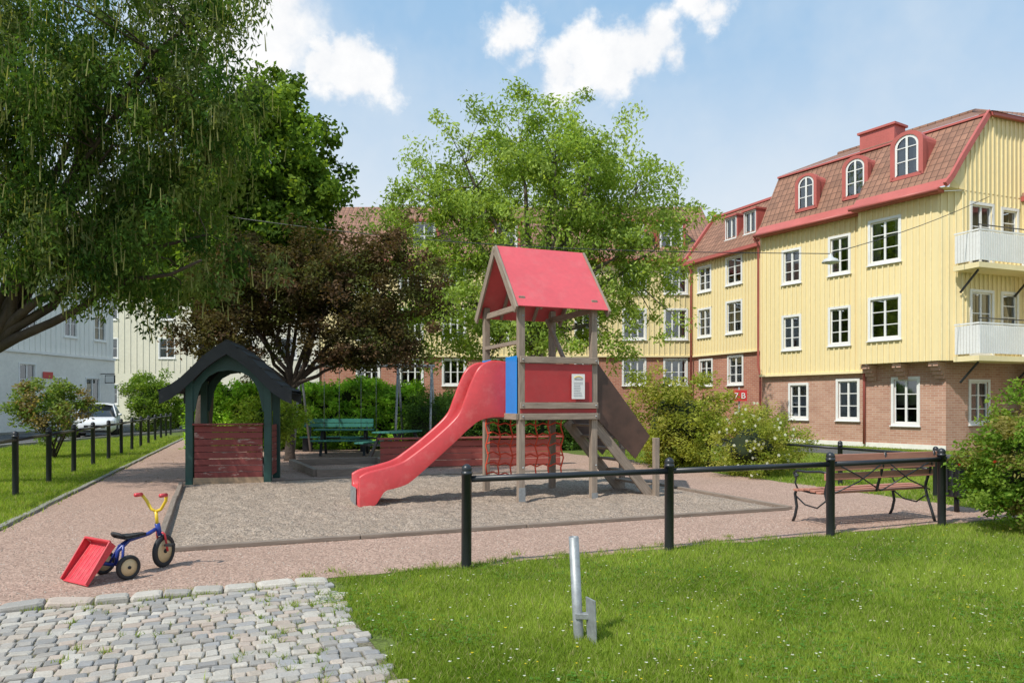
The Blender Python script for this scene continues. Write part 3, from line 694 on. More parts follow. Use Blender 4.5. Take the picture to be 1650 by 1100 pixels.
yw.quad(F.P(6.9,2.85,.55),PG+V((0,0,2.85)),PG+V((0,0,8.15)),F.P(6.9,8.15,.55))
Fc=Fr(F.P(6.9,0,.55),PG-F.P(6.9,0,.55)); Fc.n=V((-Fc.d.y,Fc.d.x,0)) if V((-Fc.d.y,Fc.d.x,0)).y<0 else V((Fc.d.y,-Fc.d.x,0))
battens(yb,Fc,0,.74,2.85,8.1,.0,[])
bw2=B.part('bay_underside','yellowb'); bw2.poly([F.P(4.2,2.85,0),F.P(4.2,2.85,.55),F.P(6.9,2.85,.55),PG+V((0,0,2.85)),F.P(6.86,2.85,0)])
for s in (4.4,5.5,6.7):
    for k in range(4): fbox(bw,F,s-.15,s+.15,2.3+k*.13,2.43+k*.13,.001,.1+.12*k)
wall(bw,F,4.1,6.86,2.66,2.85,0.001,[])
G=Fr((PG.x,PG.y),(.93,.36)); G.n=V((.36,-.93,0))
Gb=Fr(F.P(6.86,0,0)[:2],(.93,.36)); Gb.n=V((.36,-.93,0))
wall(bw,Gb,0,9,0,2.9,0,[(1.1,1.9,.9,2.2)]); window(B,Gb,(1.1,1.9,.9,2.2),0)
dr=[(.35,1.25,3.05,5.0),(.35,1.25,5.75,7.75),(1.75,2.4,3.9,5.0),(1.75,2.4,6.5,7.7)]
wall(yw,G,0,9,2.85,8.15,0,dr,.14)
for h in dr: window(B,G,h,0,2 if h[1]-h[0]>.8 else 1,3)
battens(yb,G,0,3.0,2.85,8.1,0,dr)
yw.poly([G.P(-.2,8.151),G.P(9,8.151),G.P(9,10.7),G.P(1.07,10.7),G.P(-.09,9.2)])
s=.1
while s<4.5:
    fbox(yb,G,s-.021,s+.021,8.15,min(10.6,9.25+s*1.25),.002,.036); s+=.2
def roofq(mb,p0,p1,p2,p3):
    L=(p1-p0).length; h=(p3-p0).length; L2=(p2-p3).length
    mb.quad(p0,p1,p2,p3,uv=[(0,0),(L,0),(L2,h),(0,h)])
def prof_(oe,ot=-1.05): return [(oe,8.2),(oe-.28,8.5),(oe-.28+(ot-oe+.28)*.3,9.2),(ot,10.7)]
def flare(s0,s1,oe,gable=False,ot=-1.05):
    prof=prof_(oe,ot); vv=0
    for i in range(3):
        a1=s1+ (-prof[i][0]*.195+.03 if gable else 0); b1=s1+(-prof[i+1][0]*.195+.03 if gable else 0)
        L=math.hypot(prof[i+1][0]-prof[i][0],prof[i+1][1]-prof[i][1])
        m=(rt if i==0 else tl)
        m.quad(F.P(s0,prof[i][1],prof[i][0]),F.P(a1,prof[i][1],prof[i][0]),F.P(b1,prof[i+1][1],prof[i+1][0]),F.P(s0,prof[i+1][1],prof[i+1][0]),uv=[(s0,vv),(a1,vv),(b1,vv+L),(s0,vv+L)]); vv+=L
flare(-.3,4.25,.42); flare(4.15,7.43,.85,True)
rt.poly([F.P(4.15,8.2,.85),F.P(4.15,8.5,.57),F.P(4.15,9.2,.1),F.P(4.15,10.7,-1.05),F.P(4.15,8.2,.3)])
fbox(rt,F,-.3,4.2,8.06,8.2,.13,.44); fbox(rt,F,4.15,7.1,8.06,8.2,.56,.88)
gu=B.part('gutters','redtrim',True); gu.tube([F.P(-.3,8.12,.5),F.P(4.1,8.12,.5)],.06,8); gu.tube([F.P(4.1,8.12,.94),F.P(7.1,8.12,.94)],.06,8)
dp=B.part('downpipes','redtrim',True)
for s,o in ((4.12,.2),(-.32,.2)): dp.tube([F.P(s,8.1,o+.25),F.P(s,7.8,o),F.P(s,3.0,o),F.P(s,2.6,o-.12),F.P(s,.1,o-.12)],.045,8)
pp=[F.P(7.46-o*.195,z,o) for o,z in prof_(.85)]
for i in range(3): rt.beam(pp[i]+V((0,0,.03)),pp[i+1]+V((0,0,.03)),.10,.16)
B.part('soffit','yellowb').poly([F.P(6.9,8.16,.55),F.P(7.1,8.16,.88),F.P(7.3,8.16,.85),F.P(7.45,8.16,0),PG+V((0,0,8.16))])
yw.poly([PG+V((0,0,8.15)),F.P(7.2,8.15,.5),F.P(7.3,8.5,.5),F.P(7.38,9.2,.05)])
r0=F.P(-.3,10.7,-1.05); r1=F.P(7.62,10.7,-1.05); r2=F.P(5.3,12.35,-5); r3=F.P(-.3,12.35,-5); g1=G.P(9,10.7)
roofq(tl,r0+F.n*.12,r1+F.n*.12+F.d*.15,r2,r3); roofq(tl,r1+G.n*.2+F.n*.1,g1+G.n*.2,g1+V((0,0,1.65))-G.n*2,r2)
fbox(rt,F,-.3,7.6,10.62,10.69,-1.04,-.93); rt.beam(r1+G.n*.12-V((0,0,.05)),g1+G.n*.12-V((0,0,.05)),.12,.12)
rd=B.part('ridge_tiles','tile',True); rd.tube([r3,r2],.1,8); rd.tube([r1,r2],.1,8)
for s,z,h,w_,o in ((1.75,8.75,1.35,.85,.0),(3.75,8.75,1.45,.9,.0),(5.75,8.9,1.5,1.0,.25)): dormer_arch(B,F,s,z,h,w_,o,-1.6)
chm=B.part('chimney','redtrim'); fbox(chm,F,2.75,4.1,10.4,11.62,-2.5,-1.8); fbox(chm,F,2.68,4.17,11.62,11.70,-2.57,-1.73)
Hx=Fr(G.P(2.95,0)[:2],(.36,-.93)); Hx.n=V((-.93,-.36,0))
wall(yw,Hx,0,2.2,2.8,8.15,0,[]); battens(yb,Hx,0,2.2,2.8,8.1,0,[]); wall(bw,Hx,0,2.2,0,2.8,-.02,[])
Hf=Fr(Hx.P(2.2,0)[:2],(.93,.36)); Hf.n=V((.36,-.93,0)); wall(yw,Hf,0,6,0,8.15,0,[])
fbox(rt,Hx,-.2,2.4,8.05,8.2,.01,.35)
roofq(tl,Hx.P(0,8.2,.35),Hx.P(2.4,8.2,.35),Hx.P(2.4,10.7,-1.1),Hx.P(0,10.7,-1.1)); roofq(tl,Hf.P(-.3,8.2,.3),Hf.P(6,8.2,.3),Hf.P(6,10.7,-1),Hf.P(1,10.7,-1))
rt.beam(Hx.P(2.42,8.2,.35),Hx.P(2.42,10.7,-1.1),.12,.12)
bal=B.part('balconies','white')
for zf in (2.95,5.75):
    s0,s1,dp_=-.45,2.6,.85
    fbox(B.part('balcony_slabs','yellowb'),G,s0,s1,zf-.16,zf,.002,dp_)
    fbox(bal,G,s0,s1,zf+.95,zf+1.0,dp_-.05,dp_)
    fbox(bal,G,s0+.001,s1,zf+.1,zf+.14,dp_-.04,dp_-.01)
    s=s0+.02
    while s<s1-.05: fbox(bal,G,s,s+.075,zf+.06,zf+.92,dp_-.01,dp_+.012); s+=.10
    for sd_ in (s0,s1-.03):
        y=.05
        while y<dp_-.08: fbox(bal,G,sd_,sd_+.02,zf+.06,zf+.92,y,y+.085); y+=.10
        fbox(bal,G,sd_,sd_+.04,zf+.95,zf+1.0,.02,dp_-.05)
    bk=B.part('balcony_brackets','black')
    for s in (s0+.3,s1-.3): bk.beam(G.P(s,zf-.8,.0),G.P(s,zf-.18,.6),.05,.05)
    bk.tube([G.P(s0,zf+1.12,dp_-.02),G.P(s1,zf+1.12,dp_-.02)],.018,6); 
    for s in (s0+.02,(s0+s1)/2,s1-.02): bk.tube([G.P(s,zf+1,dp_-.02),G.P(s,zf+1.12,dp_-.02)],.012,6)
fbox(B.part('plinth','render'),F,-.3,6.87,0,.16,.001,.03)
B.done()

# --- middle wing
B=Obj('terrace_house',(9.5,33.5,0)); yw=B.part('cladding','yellow'); yb=B.part('battens','yellowb'); bw=B.part('brick_walls','brick2'); rt=B.part('red_trim','redtrim'); tl=B.part('roof_tiles','tile')
F=Fr((8.6,35.5),(.412,-.911)); F.n=V((-.911,-.412,0))
lw=[W(1,2.4,3.5,.8),W(3,2.4,3.55,.85)]; uw=[W(1,4.65,5.85,.8),W(3,4.65,5.95,.9),W(1,6.75,7.8,.8),W(3,6.8,7.9,.9)]
wall(bw,F,0,5.2,0,3.75,0,lw); wall(yw,F,0,5.2,3.75,8.15,.08,uw,.14); battens(yb,F,0,5.2,3.75,8.1,.08,uw)
for h in lw: window(B,F,h,0,2,3)
for h in uw: window(B,F,h,.08,2,3)
fbox(B.part('sill_board','yellowb'),F,0,5.2,3.7,3.77,.001,.13)
fbox(rt,F,-.2,5.2,8.06,8.2,.09,.42)
roofq(tl,F.P(0,8.2,.42),F.P(5.3,8.2,.42),F.P(5.3,10.5,-1.4),F.P(0,10.5,-1.4)); roofq(tl,F.P(0,10.5,-1.4),F.P(6,10.5,-1.4),F.P(6,11.6,-5),F.P(0,11.6,-5))
rt.beam(F.P(0,8.3,.42),F.P(0,10.6,-1.4),.15,.12); rt.beam(F.P(4.75,8.3,.42),F.P(4.75,10.6,-1.4),.3,.14)
fbox(rt,F,0,5.5,10.45,10.55,-1.5,-1.3)
for s in (2.6,3.8):
    o,z0,z1=-.1,8.75,9.8
    rt.frame(F.P(s-.4,z0,o),F.d*.8,F.n*-1.2,V((0,0,.05))); rt.frame(F.P(s-.45,z1,o+.1),F.d*.9,F.n*-1.3,V((0,0,.08)))
    rt.frame(F.P(s-.42,z0,o),F.d*.08,F.n*-1.1,V((0,0,z1-z0))); rt.frame(F.P(s+.34,z0,o),F.d*.08,F.n*-1.1,V((0,0,z1-z0)))
    window(B,F,(s-.32,s+.32,z0+.1,z1-.05),o,2,1,.04,False)
ch=B.part('chimneys','brick2'); fbox(ch,F,4.0,4.35,10.5,11.1,-2.2,-1.8)
dp=B.part('downpipes','redtrim',True); dp.tube([F.P(4.95,8.1,.4),F.P(4.95,7.8,.2),F.P(4.95,.1,.2)],.05,8); dp.tube([F.P(.15,8.1,.4),F.P(.15,7.8,.2),F.P(.15,.1,.2)],.05,8)
B.done()
# --- back house
B=Obj('brick_terrace',(0,38,0)); yw=B.part('cladding','yellow'); yb=B.part('battens','yellowb'); bw=B.part('brick_walls','brick2'); rt=B.part('red_trim','redtrim'); tl=B.part('roof_tiles','tile')
F=Fr((-9.3,36.0),(1,0)); F.n=V((0,-1,0)); X=[-6.96,-4.86,-2.8,-.75,1.3,3.6,5.9,7.9]
lw=[W(x+9.3,2.45,3.6,1.0) for x in X]; uw=[W(x+9.3,4.65,6.0,1.0) for x in X]+[W(x+9.3,6.85,8.0,1.0) for x in X]
wall(bw,F,0,18.1,0,3.8,0,lw); wall(yw,F,0,18.1,3.8,8.4,.08,uw,.14); battens(yb,F,0,18.1,3.8,8.35,.08,uw,.25)
for h in lw: window(B,F,h,0,3,2)
for h in uw: window(B,F,h,.08,3,2)
fbox(B.part('sill_board','yellowb'),F,0,18.1,3.74,3.82,.001,.13); fbox(rt,F,-.2,18.1,8.3,8.44,.09,.4)
roofq(tl,F.P(-.3,8.44,.4),F.P(19.5,8.44,.4),F.P(19.5,12.1,-4.2),F.P(-.3,12.1,-4.2))
roofq(tl,F.P(-.3,8.44,-8.8),F.P(19.5,8.44,-8.8),F.P(19.5,12.1,-4.2),F.P(-.3,12.1,-4.2))
B.part('gable_wall','board').poly([F.P(0,0,.0),F.P(0,8.4,.3),F.P(0,12.0,-4.2),F.P(0,8.4,-8.5),F.P(0,0,-8.5)])
B.part('cornice','white').beam(F.P(-.35,8.4,.45),F.P(-.35,12.15,-4.2),.15,.3); fbox(B.part('cornice','white'),F,-.4,3,8.36,8.6,.41,.55)
for s in (15.2,17.1,9,5):
    o,z0,z1=-.5,9.0,10.4
    rt.frame(F.P(s-.7,z0-.2,o),F.d*.12,F.n*-2,V((0,0,z1-z0+.3))); rt.frame(F.P(s+.58,z0-.2,o),F.d*.12,F.n*-2,V((0,0,z1-z0+.3))); rt.frame(F.P(s-.8,z1,o+.1),F.d*1.6,F.n*-2.6,V((0,0,.12))); rt.frame(F.P(s-.58,z0-.2,o),F.d*1.16,F.n*-.1,V((0,0,.25)))
    window(B,F,(s-.48,s+.48,z0+.12,z1-.1),o,2,2,.08)
B.done()
# --- white building left
B=Obj('white_building',(-26,38,0)); lo=B.part('lower_walls','render'); upw=B.part('upper_cladding','board'); bt=B.part('battens','board')
F=Fr((-27.6,24),(.1,.995)); F.n=V((.995,-.1,0)); L=23.3
lw=[W(s,2.0,3.6,1.1) for s in (3,6.5,10,13.2,15.9)]+[(18.0,18.9,1.3,2.9),(20.6,21.8,.1,3.0)]
uw=[W(s,z,z+1.5,1.0) for s in (3,6.5,10,13.2,16.2,19.4,22) for z in (5.4,8.4)]
wall(lo,F,0,L,0,4.3,.1,lw); wall(upw,F,0,L,4.3,11.9,.0,uw); battens(bt,F,0,L,4.3,11.8,0,uw,.4,.05)
for h in lw+uw: window(B,F,h,.1 if h in lw else 0,2,2,.08)
fbox(B.part('cornice','white'),F,0,L,4.2,4.35,.101,.18); fbox(B.part('cornice','white'),F,0,L,11.8,12.1,.02,.5)
F2=Fr(F.P(L,0)[:2],(-.995,.1)); F2.n=V((.1,.995,0)); wall(upw,F2,0,9,0,11.9,0,[])
roofq(B.part('roof_tiles','tile'),F.P(-.3,12.1,.5),F.P(L+.3,12.1,.5),F.P(L-2,14.8,-4),F.P(-.3,14.8,-4))
sg=B.part('hanging_sign','black'); sg.frame(F.P(21.9,3.3,.12),F.n*.9,F.d*.05,V((0,0,.05))); sg.frame(F.P(21.9,2.75,.4),F.n*.65,F.d*.05,V((0,0,.5)))
B.part('sign_face','board').frame(F.P(21.89,2.8,.45),F.n*.55,F.d*-.01,V((0,0,.4)))
np_=B.part('number_sign','signred'); np_.frame(F.P(17.0,2.9,.14),F.n*.02,F.d*.75,V((0,0,.35)))
B.done()
# --- cream building far left
B=Obj('cream_building',(-30,62,0)); F=Fr((-36,60),(1,0)); F.n=V((0,-1,0)); cw=B.part('walls','cream'); 
hl=[W(s,z,z+1.5,1.2) for s in (3.6,8.2,11.3,14.5,18) for z in (1.5,5.2,8.3)]
wall(cw,F,0,24,0,11.5,0,hl); battens(B.part('battens','cream'),F,0,24,4.0,11.4,0,hl,.5,.06)
for h in hl: window(B,F,h,0,2,2)
roofq(B.part('roof_tiles','tile'),F.P(-.5,11.5,.5),F.P(24.5,11.5,.5),F.P(24.5,15,-5),F.P(-.5,15,-5)); fbox(B.part('cornice','white'),F,-.5,24.5,11.3,11.5,.0021,.5)
B.part('walls','cream').quad(F.P(24,0,0),F.P(24,0,-10),F.P(24,11.5,-10),F.P(24,11.5,0))
B.done()

# ---------------------------------------------------------------- fences
def fence(name,pts,h,r=.047,rr=.03):
    T=Obj(name,pts[0]); pb=T.part('posts','black',True); rb=T.part('rail','black',True)
    for p in pts:
        p=V(p)
        pb.lathe(p,(R(-.006,.006),R(-.006,.006),1),[(-.05,r),(h-.10,r),(h-.098,r*1.12),(h-.075,r*1.12),(h-.072,r*.98),(h-.06,r*.98),(h-.045,r*1.06),(h-.02,r*.85),(h-.006,r*.45),(h,0)],20)
    P=[V(p)+V((0,0,h-.14)) for p in pts]
    for i in range(len(P)-1): rb.tube([P[i],P[i+1]],rr,12)
    T.done()
fence('bollard_fence',[E(2.15,6.42),E(4.32,6.42),E(6.5,6.46),E(8.35,6.52),E(10.5,6.55)],.955)
fence('bollard_fence',[V((-8,12,0))+V((-.334,.943,0))*2.12*i for i in range(-1,13)],1.06,rr=.032)
fence('bollard_fence',[E(10.75,8.5+1.95*i) for i in range(0,7)],.82,r=.042,rr=.025)

# ---------------------------------------------------------------- play tower
O=V((.13,11.11,0))
def T_(x,y,z): return O+E1*x+E2*y+V((0,0,z))
P=Obj('play_tower',O); Wd,Dp=1.22,1.5
wd=P.part('timber_frame','wood',bevel=.006); rp=P.part('red_panels','redpanel',bevel=.004)
def beam(x0,y0,z0,x1,y1,z1,w_,h_,m=None): (m or wd).beam(T_(x0,y0,z0),T_(x1,y1,z1),w_,h_)
for x,y in ((0,0),(Wd,0),(0,Dp),(Wd,Dp)): beam(x,y,.0,x,y,3.1,.1,.1)
sh=P.part('post_shoes','galv'); 
for x,y in ((0,0),(Wd,0)): sh.frame(T_(x-.052,y-.058,0),E1*.104,E2*.007,V((0,0,.25 if x==0 else .12)))
for y in (-.075,Dp+.075):
    for z in (2.155,1.47,1.305): beam(-.04,y,z,Wd+.04,y,z,.045,.095)
    rp.frame(T_(.05,y-.006+(.02 if y<0 else -.02),1.52),E1*(Wd-.1),E2*.012,V((0,0,.58)))
    rp.frame(T_(-.03,y-.004+(.024 if y<0 else -.02),1.355),E1*(Wd+.06),E2*.012,V((0,0,.065)))
for x in (-.075,Wd+.075): beam(x,-.05,1.305,x,Dp+.05,1.305,.045,.095)
for i in range(12): beam(.02+i*.107,-.05,1.37,.02+i*.107,Dp+.05,1.37,.1,.035)
for x in (-.02,): beam(x,0,2.42,x,Dp,2.42,.04,.06)
beam(Wd,Dp*.0+.05,2.95,Wd,Dp-.05,2.95,.05,.09); beam(0,.05,2.95,0,Dp-.05,2.95,.05,.09)
beam(Wd-.1,Dp,2.95,Wd-.02,Dp-.55,2.2,.06,.06)
bl=P.part('blue_panels','blue',bevel=.02)
bl.frame(T_(-.085,-.03,1.33),E1*.02,E2*.44,V((0,0,.88))); bl.frame(T_(-.085,1.08,1.33),E1*.02,E2*.4,V((0,0,.88)))
rf=P.part('roof_panels','redroof',bevel=.004); yc=Dp/2; ze,za=2.93,3.98; ye=-.14
for sgn in (1,-1):
    y0=ye if sgn==1 else Dp-ye
    a=T_(-.10,y0,ze); b=T_(Wd+.22,y0,ze); c_=T_(Wd+.22,yc,za); d=T_(-.10,yc,za)
    nn=(b-a).cross(d-a).normalized(); nn=nn if nn.z>0 else -nn
    rf.frame(a,b-a,d-a,nn*.018)
    for x in (-.13,Wd+.2): beam(x,y0,ze-.05,x,yc,za-.03,.035,.13)
    for x in (.3,.9): beam(x,y0+.05*sgn,ze-.0,x,yc,za-.07,.04,.06)
beam(-.1,yc,za-.06,Wd+.2,yc,za-.06,.04,.08)
bo=P.part('bolts','galv',True)
for x in (.0,Wd):
    for z in (2.155,1.47,1.305,2.8,.55): bo.lathe(T_(x,-.10,z),-E2,[(-.01,.014),(.006,.013),(.010,0)],8)
st=[(.06,1.38,2.12),(0,1.38,2.14),(-.3,1.38,2.16),(-.5,1.33,2.06),(-.62,1.25,1.85),(-.72,1.17,1.6),(-.85,1.05,1.32),(-1.2,.75,1.0),(-1.55,.46,.74),(-1.72,.38,.64),(-1.97,.33,.57),(-2.2,.30,.52),(-2.32,.26,.46)]
def cr(p,t):
    i=min(int(t),len(p)-2); f=t-i; g=lambda k:p[max(0,min(len(p)-1,k))]
    r=[]
    for q in range(3):
        a,b_,c_,d=g(i-1)[q],g(i)[q],g(i+1)[q],g(i+2)[q]
        r.append(.5*((2*b_)+(-a+c_)*f+(2*a-5*b_+4*c_-d)*f*f+(-a+3*b_-3*c_+d)*f**3))
    return r
sl_=P.part('slide','redplast',True); vs=[];ns=60; yn,yf=.46,1.02
for i in range(ns+1):
    x,zb,zt=cr(st,(len(st)-1)*i/ns*.9999)
    zo=zb-.09; 
    if x<-1.95: zo=max(.02,zb-.09-(-1.95-x)*1.4) if x>-2.12 else .02
    half=[(-.035,zo),(-.04,zt-.03),(-.025,zt-.004),(.0,zt),(.022,zt-.012),(.03,zt-.04),(.045,(zt+zb)/2),(.065,zb+.05),(.11,zb+.006)]
    row=[(yn+a,b_) for a,b_ in half]+[((yn+yf)/2,zb)]+[(yf-a,b_) for a,b_ in reversed(half)]
    vs+=[T_(x,a,b_) for a,b_ in row]
m=19; fs=[(i*m+k,i*m+k+1,(i+1)*m+k+1,(i+1)*m+k) for i in range(ns) for k in range(m-1)]
fs.append(tuple(ns*m+k for k in range(m)))
sl_.add(vs,fs,[[(0,0)]*len(f) for f in fs])
P.part('slide_foot','galv',bevel=.01).frame(T_(-2.345,.60,.01),E1*.012,E2*.42,V((0,0,.27)))
for y in (.06,1.02): beam(1.26,y,1.2,2.32,y,-.02,.045,.16)
for i in range(6):
    x=1.36+i*.165; z=1.13-i*.19; wd.frame(T_(x,.085,z),E1*.16,E2*.91,V((0,0,.035)))
bp=P.part('stair_side_panels','brownpanel',bevel=.003)
for y in (.0,1.07):
    q=[(1.27,2.17),(2.25,.98),(1.98,.62),(1.27,1.28)]
    vs=[T_(x,y,z) for x,z in q]+[T_(x,y+.015,z) for x,z in q]
    bp.add(vs,[(0,1,2,3),(7,6,5,4),(0,4,5,1),(1,5,6,2),(2,6,7,3),(3,7,4,0)])
    beam(2.36,y,0,2.36,y,.95,.085,.085)
    if y>0: beam(1.24,y-.03,2.2,2.33,y-.03,.92,.04,.07)
# climbing net from the platform's slide side down to the rear
rn=P.part('climbing_net','rope',True); nx0,ny0,nx1,ny1=-.03,1.38,.95,.55
def NP(f,z): return T_(nx0+(nx1-nx0)*f,ny0+(ny1-ny0)*f,z)
for k in range(7):
    f=k/6
    rn.tube([NP(f+(.018*(-1)**j if 0<j<6 else 0),.30+1.0*(6-j)/6) for j in range(7)],.012,6)
for j in range(6):
    z=.36+j*.165
    rn.tube([NP(k/12,z+(.02 if k%2 else -.02)-.03*math.sin(math.pi*k/12)) for k in range(13)],.012,6)
no=P.part('notice','paint'); no.frame(T_(.80,-.098,1.57),E1*.22,E2*-.006,V((0,0,.38)))
nk=P.part('notice_print','ink')
for j in range(9): nk.frame(T_(.83,-.1055,1.61+j*.026),E1*(R(.1,.16)),E2*-.001,V((0,0,.006)))
nk.frame(T_(.84,-.1055,1.86),E1*.14,E2*-.001,V((0,0,.016))); P.part('notice_arc','tryel').tube([T_(.84+.14*k/6,-.106,1.89+.025*math.sin(math.pi*k/6)) for k in range(7)],.006,6)
P.done()

# ---------------------------------------------------------------- playhouse
hx,hy=-5.24,13.8
H=Obj('playhouse',(hx,hy,0)); hd=V((.985,.17,0)); hn=V((-.17,.985,0))
def Hp(x,y,z): return V((hx,hy,0))+hd*x+hn*y+V((0,0,z))
pg=H.part('posts','green',bevel=.008)
for x in (-.69,.69):
    for y in (0,1.15): pg.frame(Hp(x-.065,y-.065,0),hd*.13,hn*.13,V((0,0,1.95)))
pr=[(0,2.60),(-.20,2.47),(-.40,2.31),(-.60,2.10),(-.80,1.90),(-.98,1.77),(-1.15,1.69)]
ar=[(0,2.12),(-.20,2.09),(-.36,2.0),(-.47,1.86),(-.53,1.70),(-.57,1.5),(-.6,1.35)]
full=pr[::-1]+[(-x,z) for x,z in pr[1:]]
rb=H.part('roof','roofblk'); yb0,yb1=-.25,1.4
for i in range(len(full)-1):
    (xa,za_),(xb,zb_)=full[i],full[i+1]
    c8=[]
    for yy_ in (yb0,yb1): c8+=[Hp(xa,yy_,za_),Hp(xb,yy_,zb_),Hp(xb,yy_,zb_+.05),Hp(xa,yy_,za_+.05)]
    rb.add(c8,[(0,1,2,3),(7,6,5,4),(0,4,5,1),(3,2,6,7)])
for i in range(len(full)-1):
    (xa,za_),(xb,zb_)=full[i],full[i+1]
    rb.beam(Hp(xa,yb0-.02,za_+.05),Hp(xa,yb1+.02,za_+.05),.05,.03)
bg_=H.part('bargeboards','roofblk')
for y in (-.27,1.40):
    for i in range(len(full)-1):
        (xa,za_),(xb,zb_)=full[i],full[i+1]; bg_.add([Hp(xa,y,za_-.20),Hp(xb,y,zb_-.20),Hp(xb,y,zb_+.06),Hp(xa,y,za_+.06),Hp(xa,y+.02,za_-.20),Hp(xb,y+.02,zb_-.20),Hp(xb,y+.02,zb_+.06),Hp(xa,y+.02,za_+.06)],[(0,1,2,3),(7,6,5,4),(0,4,5,1),(3,2,6,7)])
gb=H.part('arch_boards','green')
outer=[(0,2.42),(-.20,2.30),(-.40,2.14),(-.57,1.95),(-.66,1.80),(-.66,1.55),(-.64,1.35)]
for y in (-.03,1.16):
    for sg_ in (1,-1):
        for i in range(len(ar)-1):
            q=[(ar[i][0]*sg_,ar[i][1]),(ar[i+1][0]*sg_,ar[i+1][1]),(outer[i+1][0]*sg_,outer[i+1][1]),(outer[i][0]*sg_,outer[i][1])]
            gb.add([Hp(a,y,b_) for a,b_ in q]+[Hp(a,y+.03,b_) for a,b_ in q],[(0,1,2,3),(7,6,5,4),(0,4,5,1),(3,2,6,7)])
pk=H.part('counter_boards','woodred',bevel=.004)
for j in range(8):
    z=.18+j*.122
    pk.beam(Hp(-.6,-.04,z),Hp(.6,-.04,z),.025,.112)
    for x in (-.69,.69): pk.beam(Hp(x,.08,z),Hp(x,1.07,z),.025,.112)
pk.beam(Hp(-.62,-.06,1.12),Hp(.62,-.06,1.12),.14,.03)
H.part('floor_board','tanwood').beam(Hp(-.62,-.03,.08),Hp(.62,-.03,.08),.05,.12)
H.part('floor','tanwood').frame(Hp(-.62,.0,.06),hd*1.24,hn*1.1,V((0,0,.03)))
H.done()

# ---------------------------------------------------------------- tricycle
th=math.radians(58); th_h=V((math.cos(th),math.sin(th),0)); tp=V((-math.sin(th),math.cos(th),0)); c0=V((-3.435,6.455,0))
K=Obj('tricycle',c0)
def K_(x,y,z): return c0+th_h*x+tp*y+V((0,0,z))
ty=K.part('tyres','rubber',True); hb=K.part('wheel_discs','hub',True); fr_=K.part('frame_tubes','trblue',True)
def wheel(x,y,r,wd_,ax=None):
    ax=ax or tp; c=K_(x,y,r)
    ty.lathe(c,ax,[(-wd_*.35,r*.70),(-wd_*.5,r*.80),(-wd_*.42,r*.95),(-wd_*.15,r),(wd_*.15,r),(wd_*.42,r*.95),(wd_*.5,r*.80),(wd_*.35,r*.70)],28)
    hb.lathe(c,ax,[(-wd_*.30,.0),(-wd_*.32,r*.2),(-wd_*.22,r*.3),(-wd_*.26,r*.74),(wd_*.26,r*.74),(wd_*.22,r*.3),(wd_*.32,r*.2),(wd_*.3,0)],28)
    ty.lathe(c,ax,[(-wd_*.55,0),(-wd_*.55,r*.13),(wd_*.55,r*.13),(wd_*.55,0)],12)
wheel(0,-.19,.105,.045); wheel(0,.19,.105,.045)
fax=(tp*.93-th_h*.37).normalized(); wheel(.45,0,.15,.042,fax)
fr_.tube([K_(0,-.17,.105),K_(0,.17,.105)],.012,10)
fr_.tube([K_(0,0,.105),K_(.02,0,.22),K_(.12,0,.30),K_(.30,0,.33),K_(.37,0,.36)],.018,10)
fr_.tube([K_(0,.1,.105),K_(.05,.03,.26),K_(.10,0,.30)],.012,8); fr_.tube([K_(0,-.1,.105),K_(.05,-.03,.26),K_(.10,0,.30)],.012,8)
fk=K.part('front_fork','trred',True); q=fax*.04
for s_ in (1,-1): fk.tube([K_(.45,0,.15)+q*s_,K_(.42,0,.31)+q*s_,K_(.405,0,.33)+q*.6*s_],.010,8)
fr_.tube([K_(.41,0,.30),K_(.385,0,.41)],.023,10)
hy_=K.part('handlebar','tryel',True); fw=(th_h*.93+tp*.37)
st0=K_(.385,0,.40); hy_.tube([st0,st0+V((-.01,0,.12))],.015,8)
cx=st0+V((-.01,0,.12))
for s_ in (1,-1): hy_.tube([cx,cx+fax*.05*s_+V((0,0,.02)),cx+fax*.10*s_+V((0,0,.10)),cx+fax*.125*s_+V((0,0,.155))-fw*.03],.014,8)
gr=K.part('grips','trred',True)
for s_ in (1,-1):
    g0=cx+fax*.125*s_+V((0,0,.155))-fw*.03; gr.tube([g0,g0-fw*.085+V((0,0,.004))],.018,10)
sb=K.part('seat','rubber',True)
for (x0,x1,w0,w1) in ((.03,.10,.085,.085),(.10,.17,.085,.06),(.17,.26,.06,.03)):
    vs=[]
    for z in (.325,.35):
        vs+=[K_(x0,-w0,z),K_(x1,-w1,z),K_(x1,w1,z),K_(x0,w0,z)]
    sb.add(vs,[(0,1,2,3),(7,6,5,4),(0,1,5,4),(1,2,6,5),(2,3,7,6),(3,0,4,7)])
sb.tube([K_(.03,-.08,.345),K_(.0,-.05,.37),K_(-.01,0,.375),K_(.0,.05,.37),K_(.03,.08,.345)],.016,8)
pd=K.part('pedals','rubber'); pc=K_(.45,0,.15)
for s_ in (1,-1):
    a_=pc+fax*.035*s_; b_=a_+V((0,0,-.06*s_))+fw*.02*s_; fk.tube([a_,b_],.006,6); pd.frame(b_+fax*(.0 if s_>0 else -.075)-fw*.025-V((0,0,.01)),fax*.075,fw*.055,V((0,0,.02)))
bk=K.part('tipper_bucket','trred',bevel=.006)
def bq(pts,t=(0,0,.006)):
    t=V(t); bk.add(list(pts)+[p+t for p in pts],[(0,1,2,3),(7,6,5,4),(0,4,5,1),(1,5,6,2),(2,6,7,3),(3,7,4,0)])
lipx,lipz,topx,topz=-.34,.012,-.11,.33; hw=.19
bq([K_(lipx,-hw,lipz),K_(lipx,hw,lipz),K_(topx,hw,topz-.03),K_(topx,-hw,topz-.03)])
def up_(x,y,z,k): return K_(x-.7*k,y,z+.7*k)
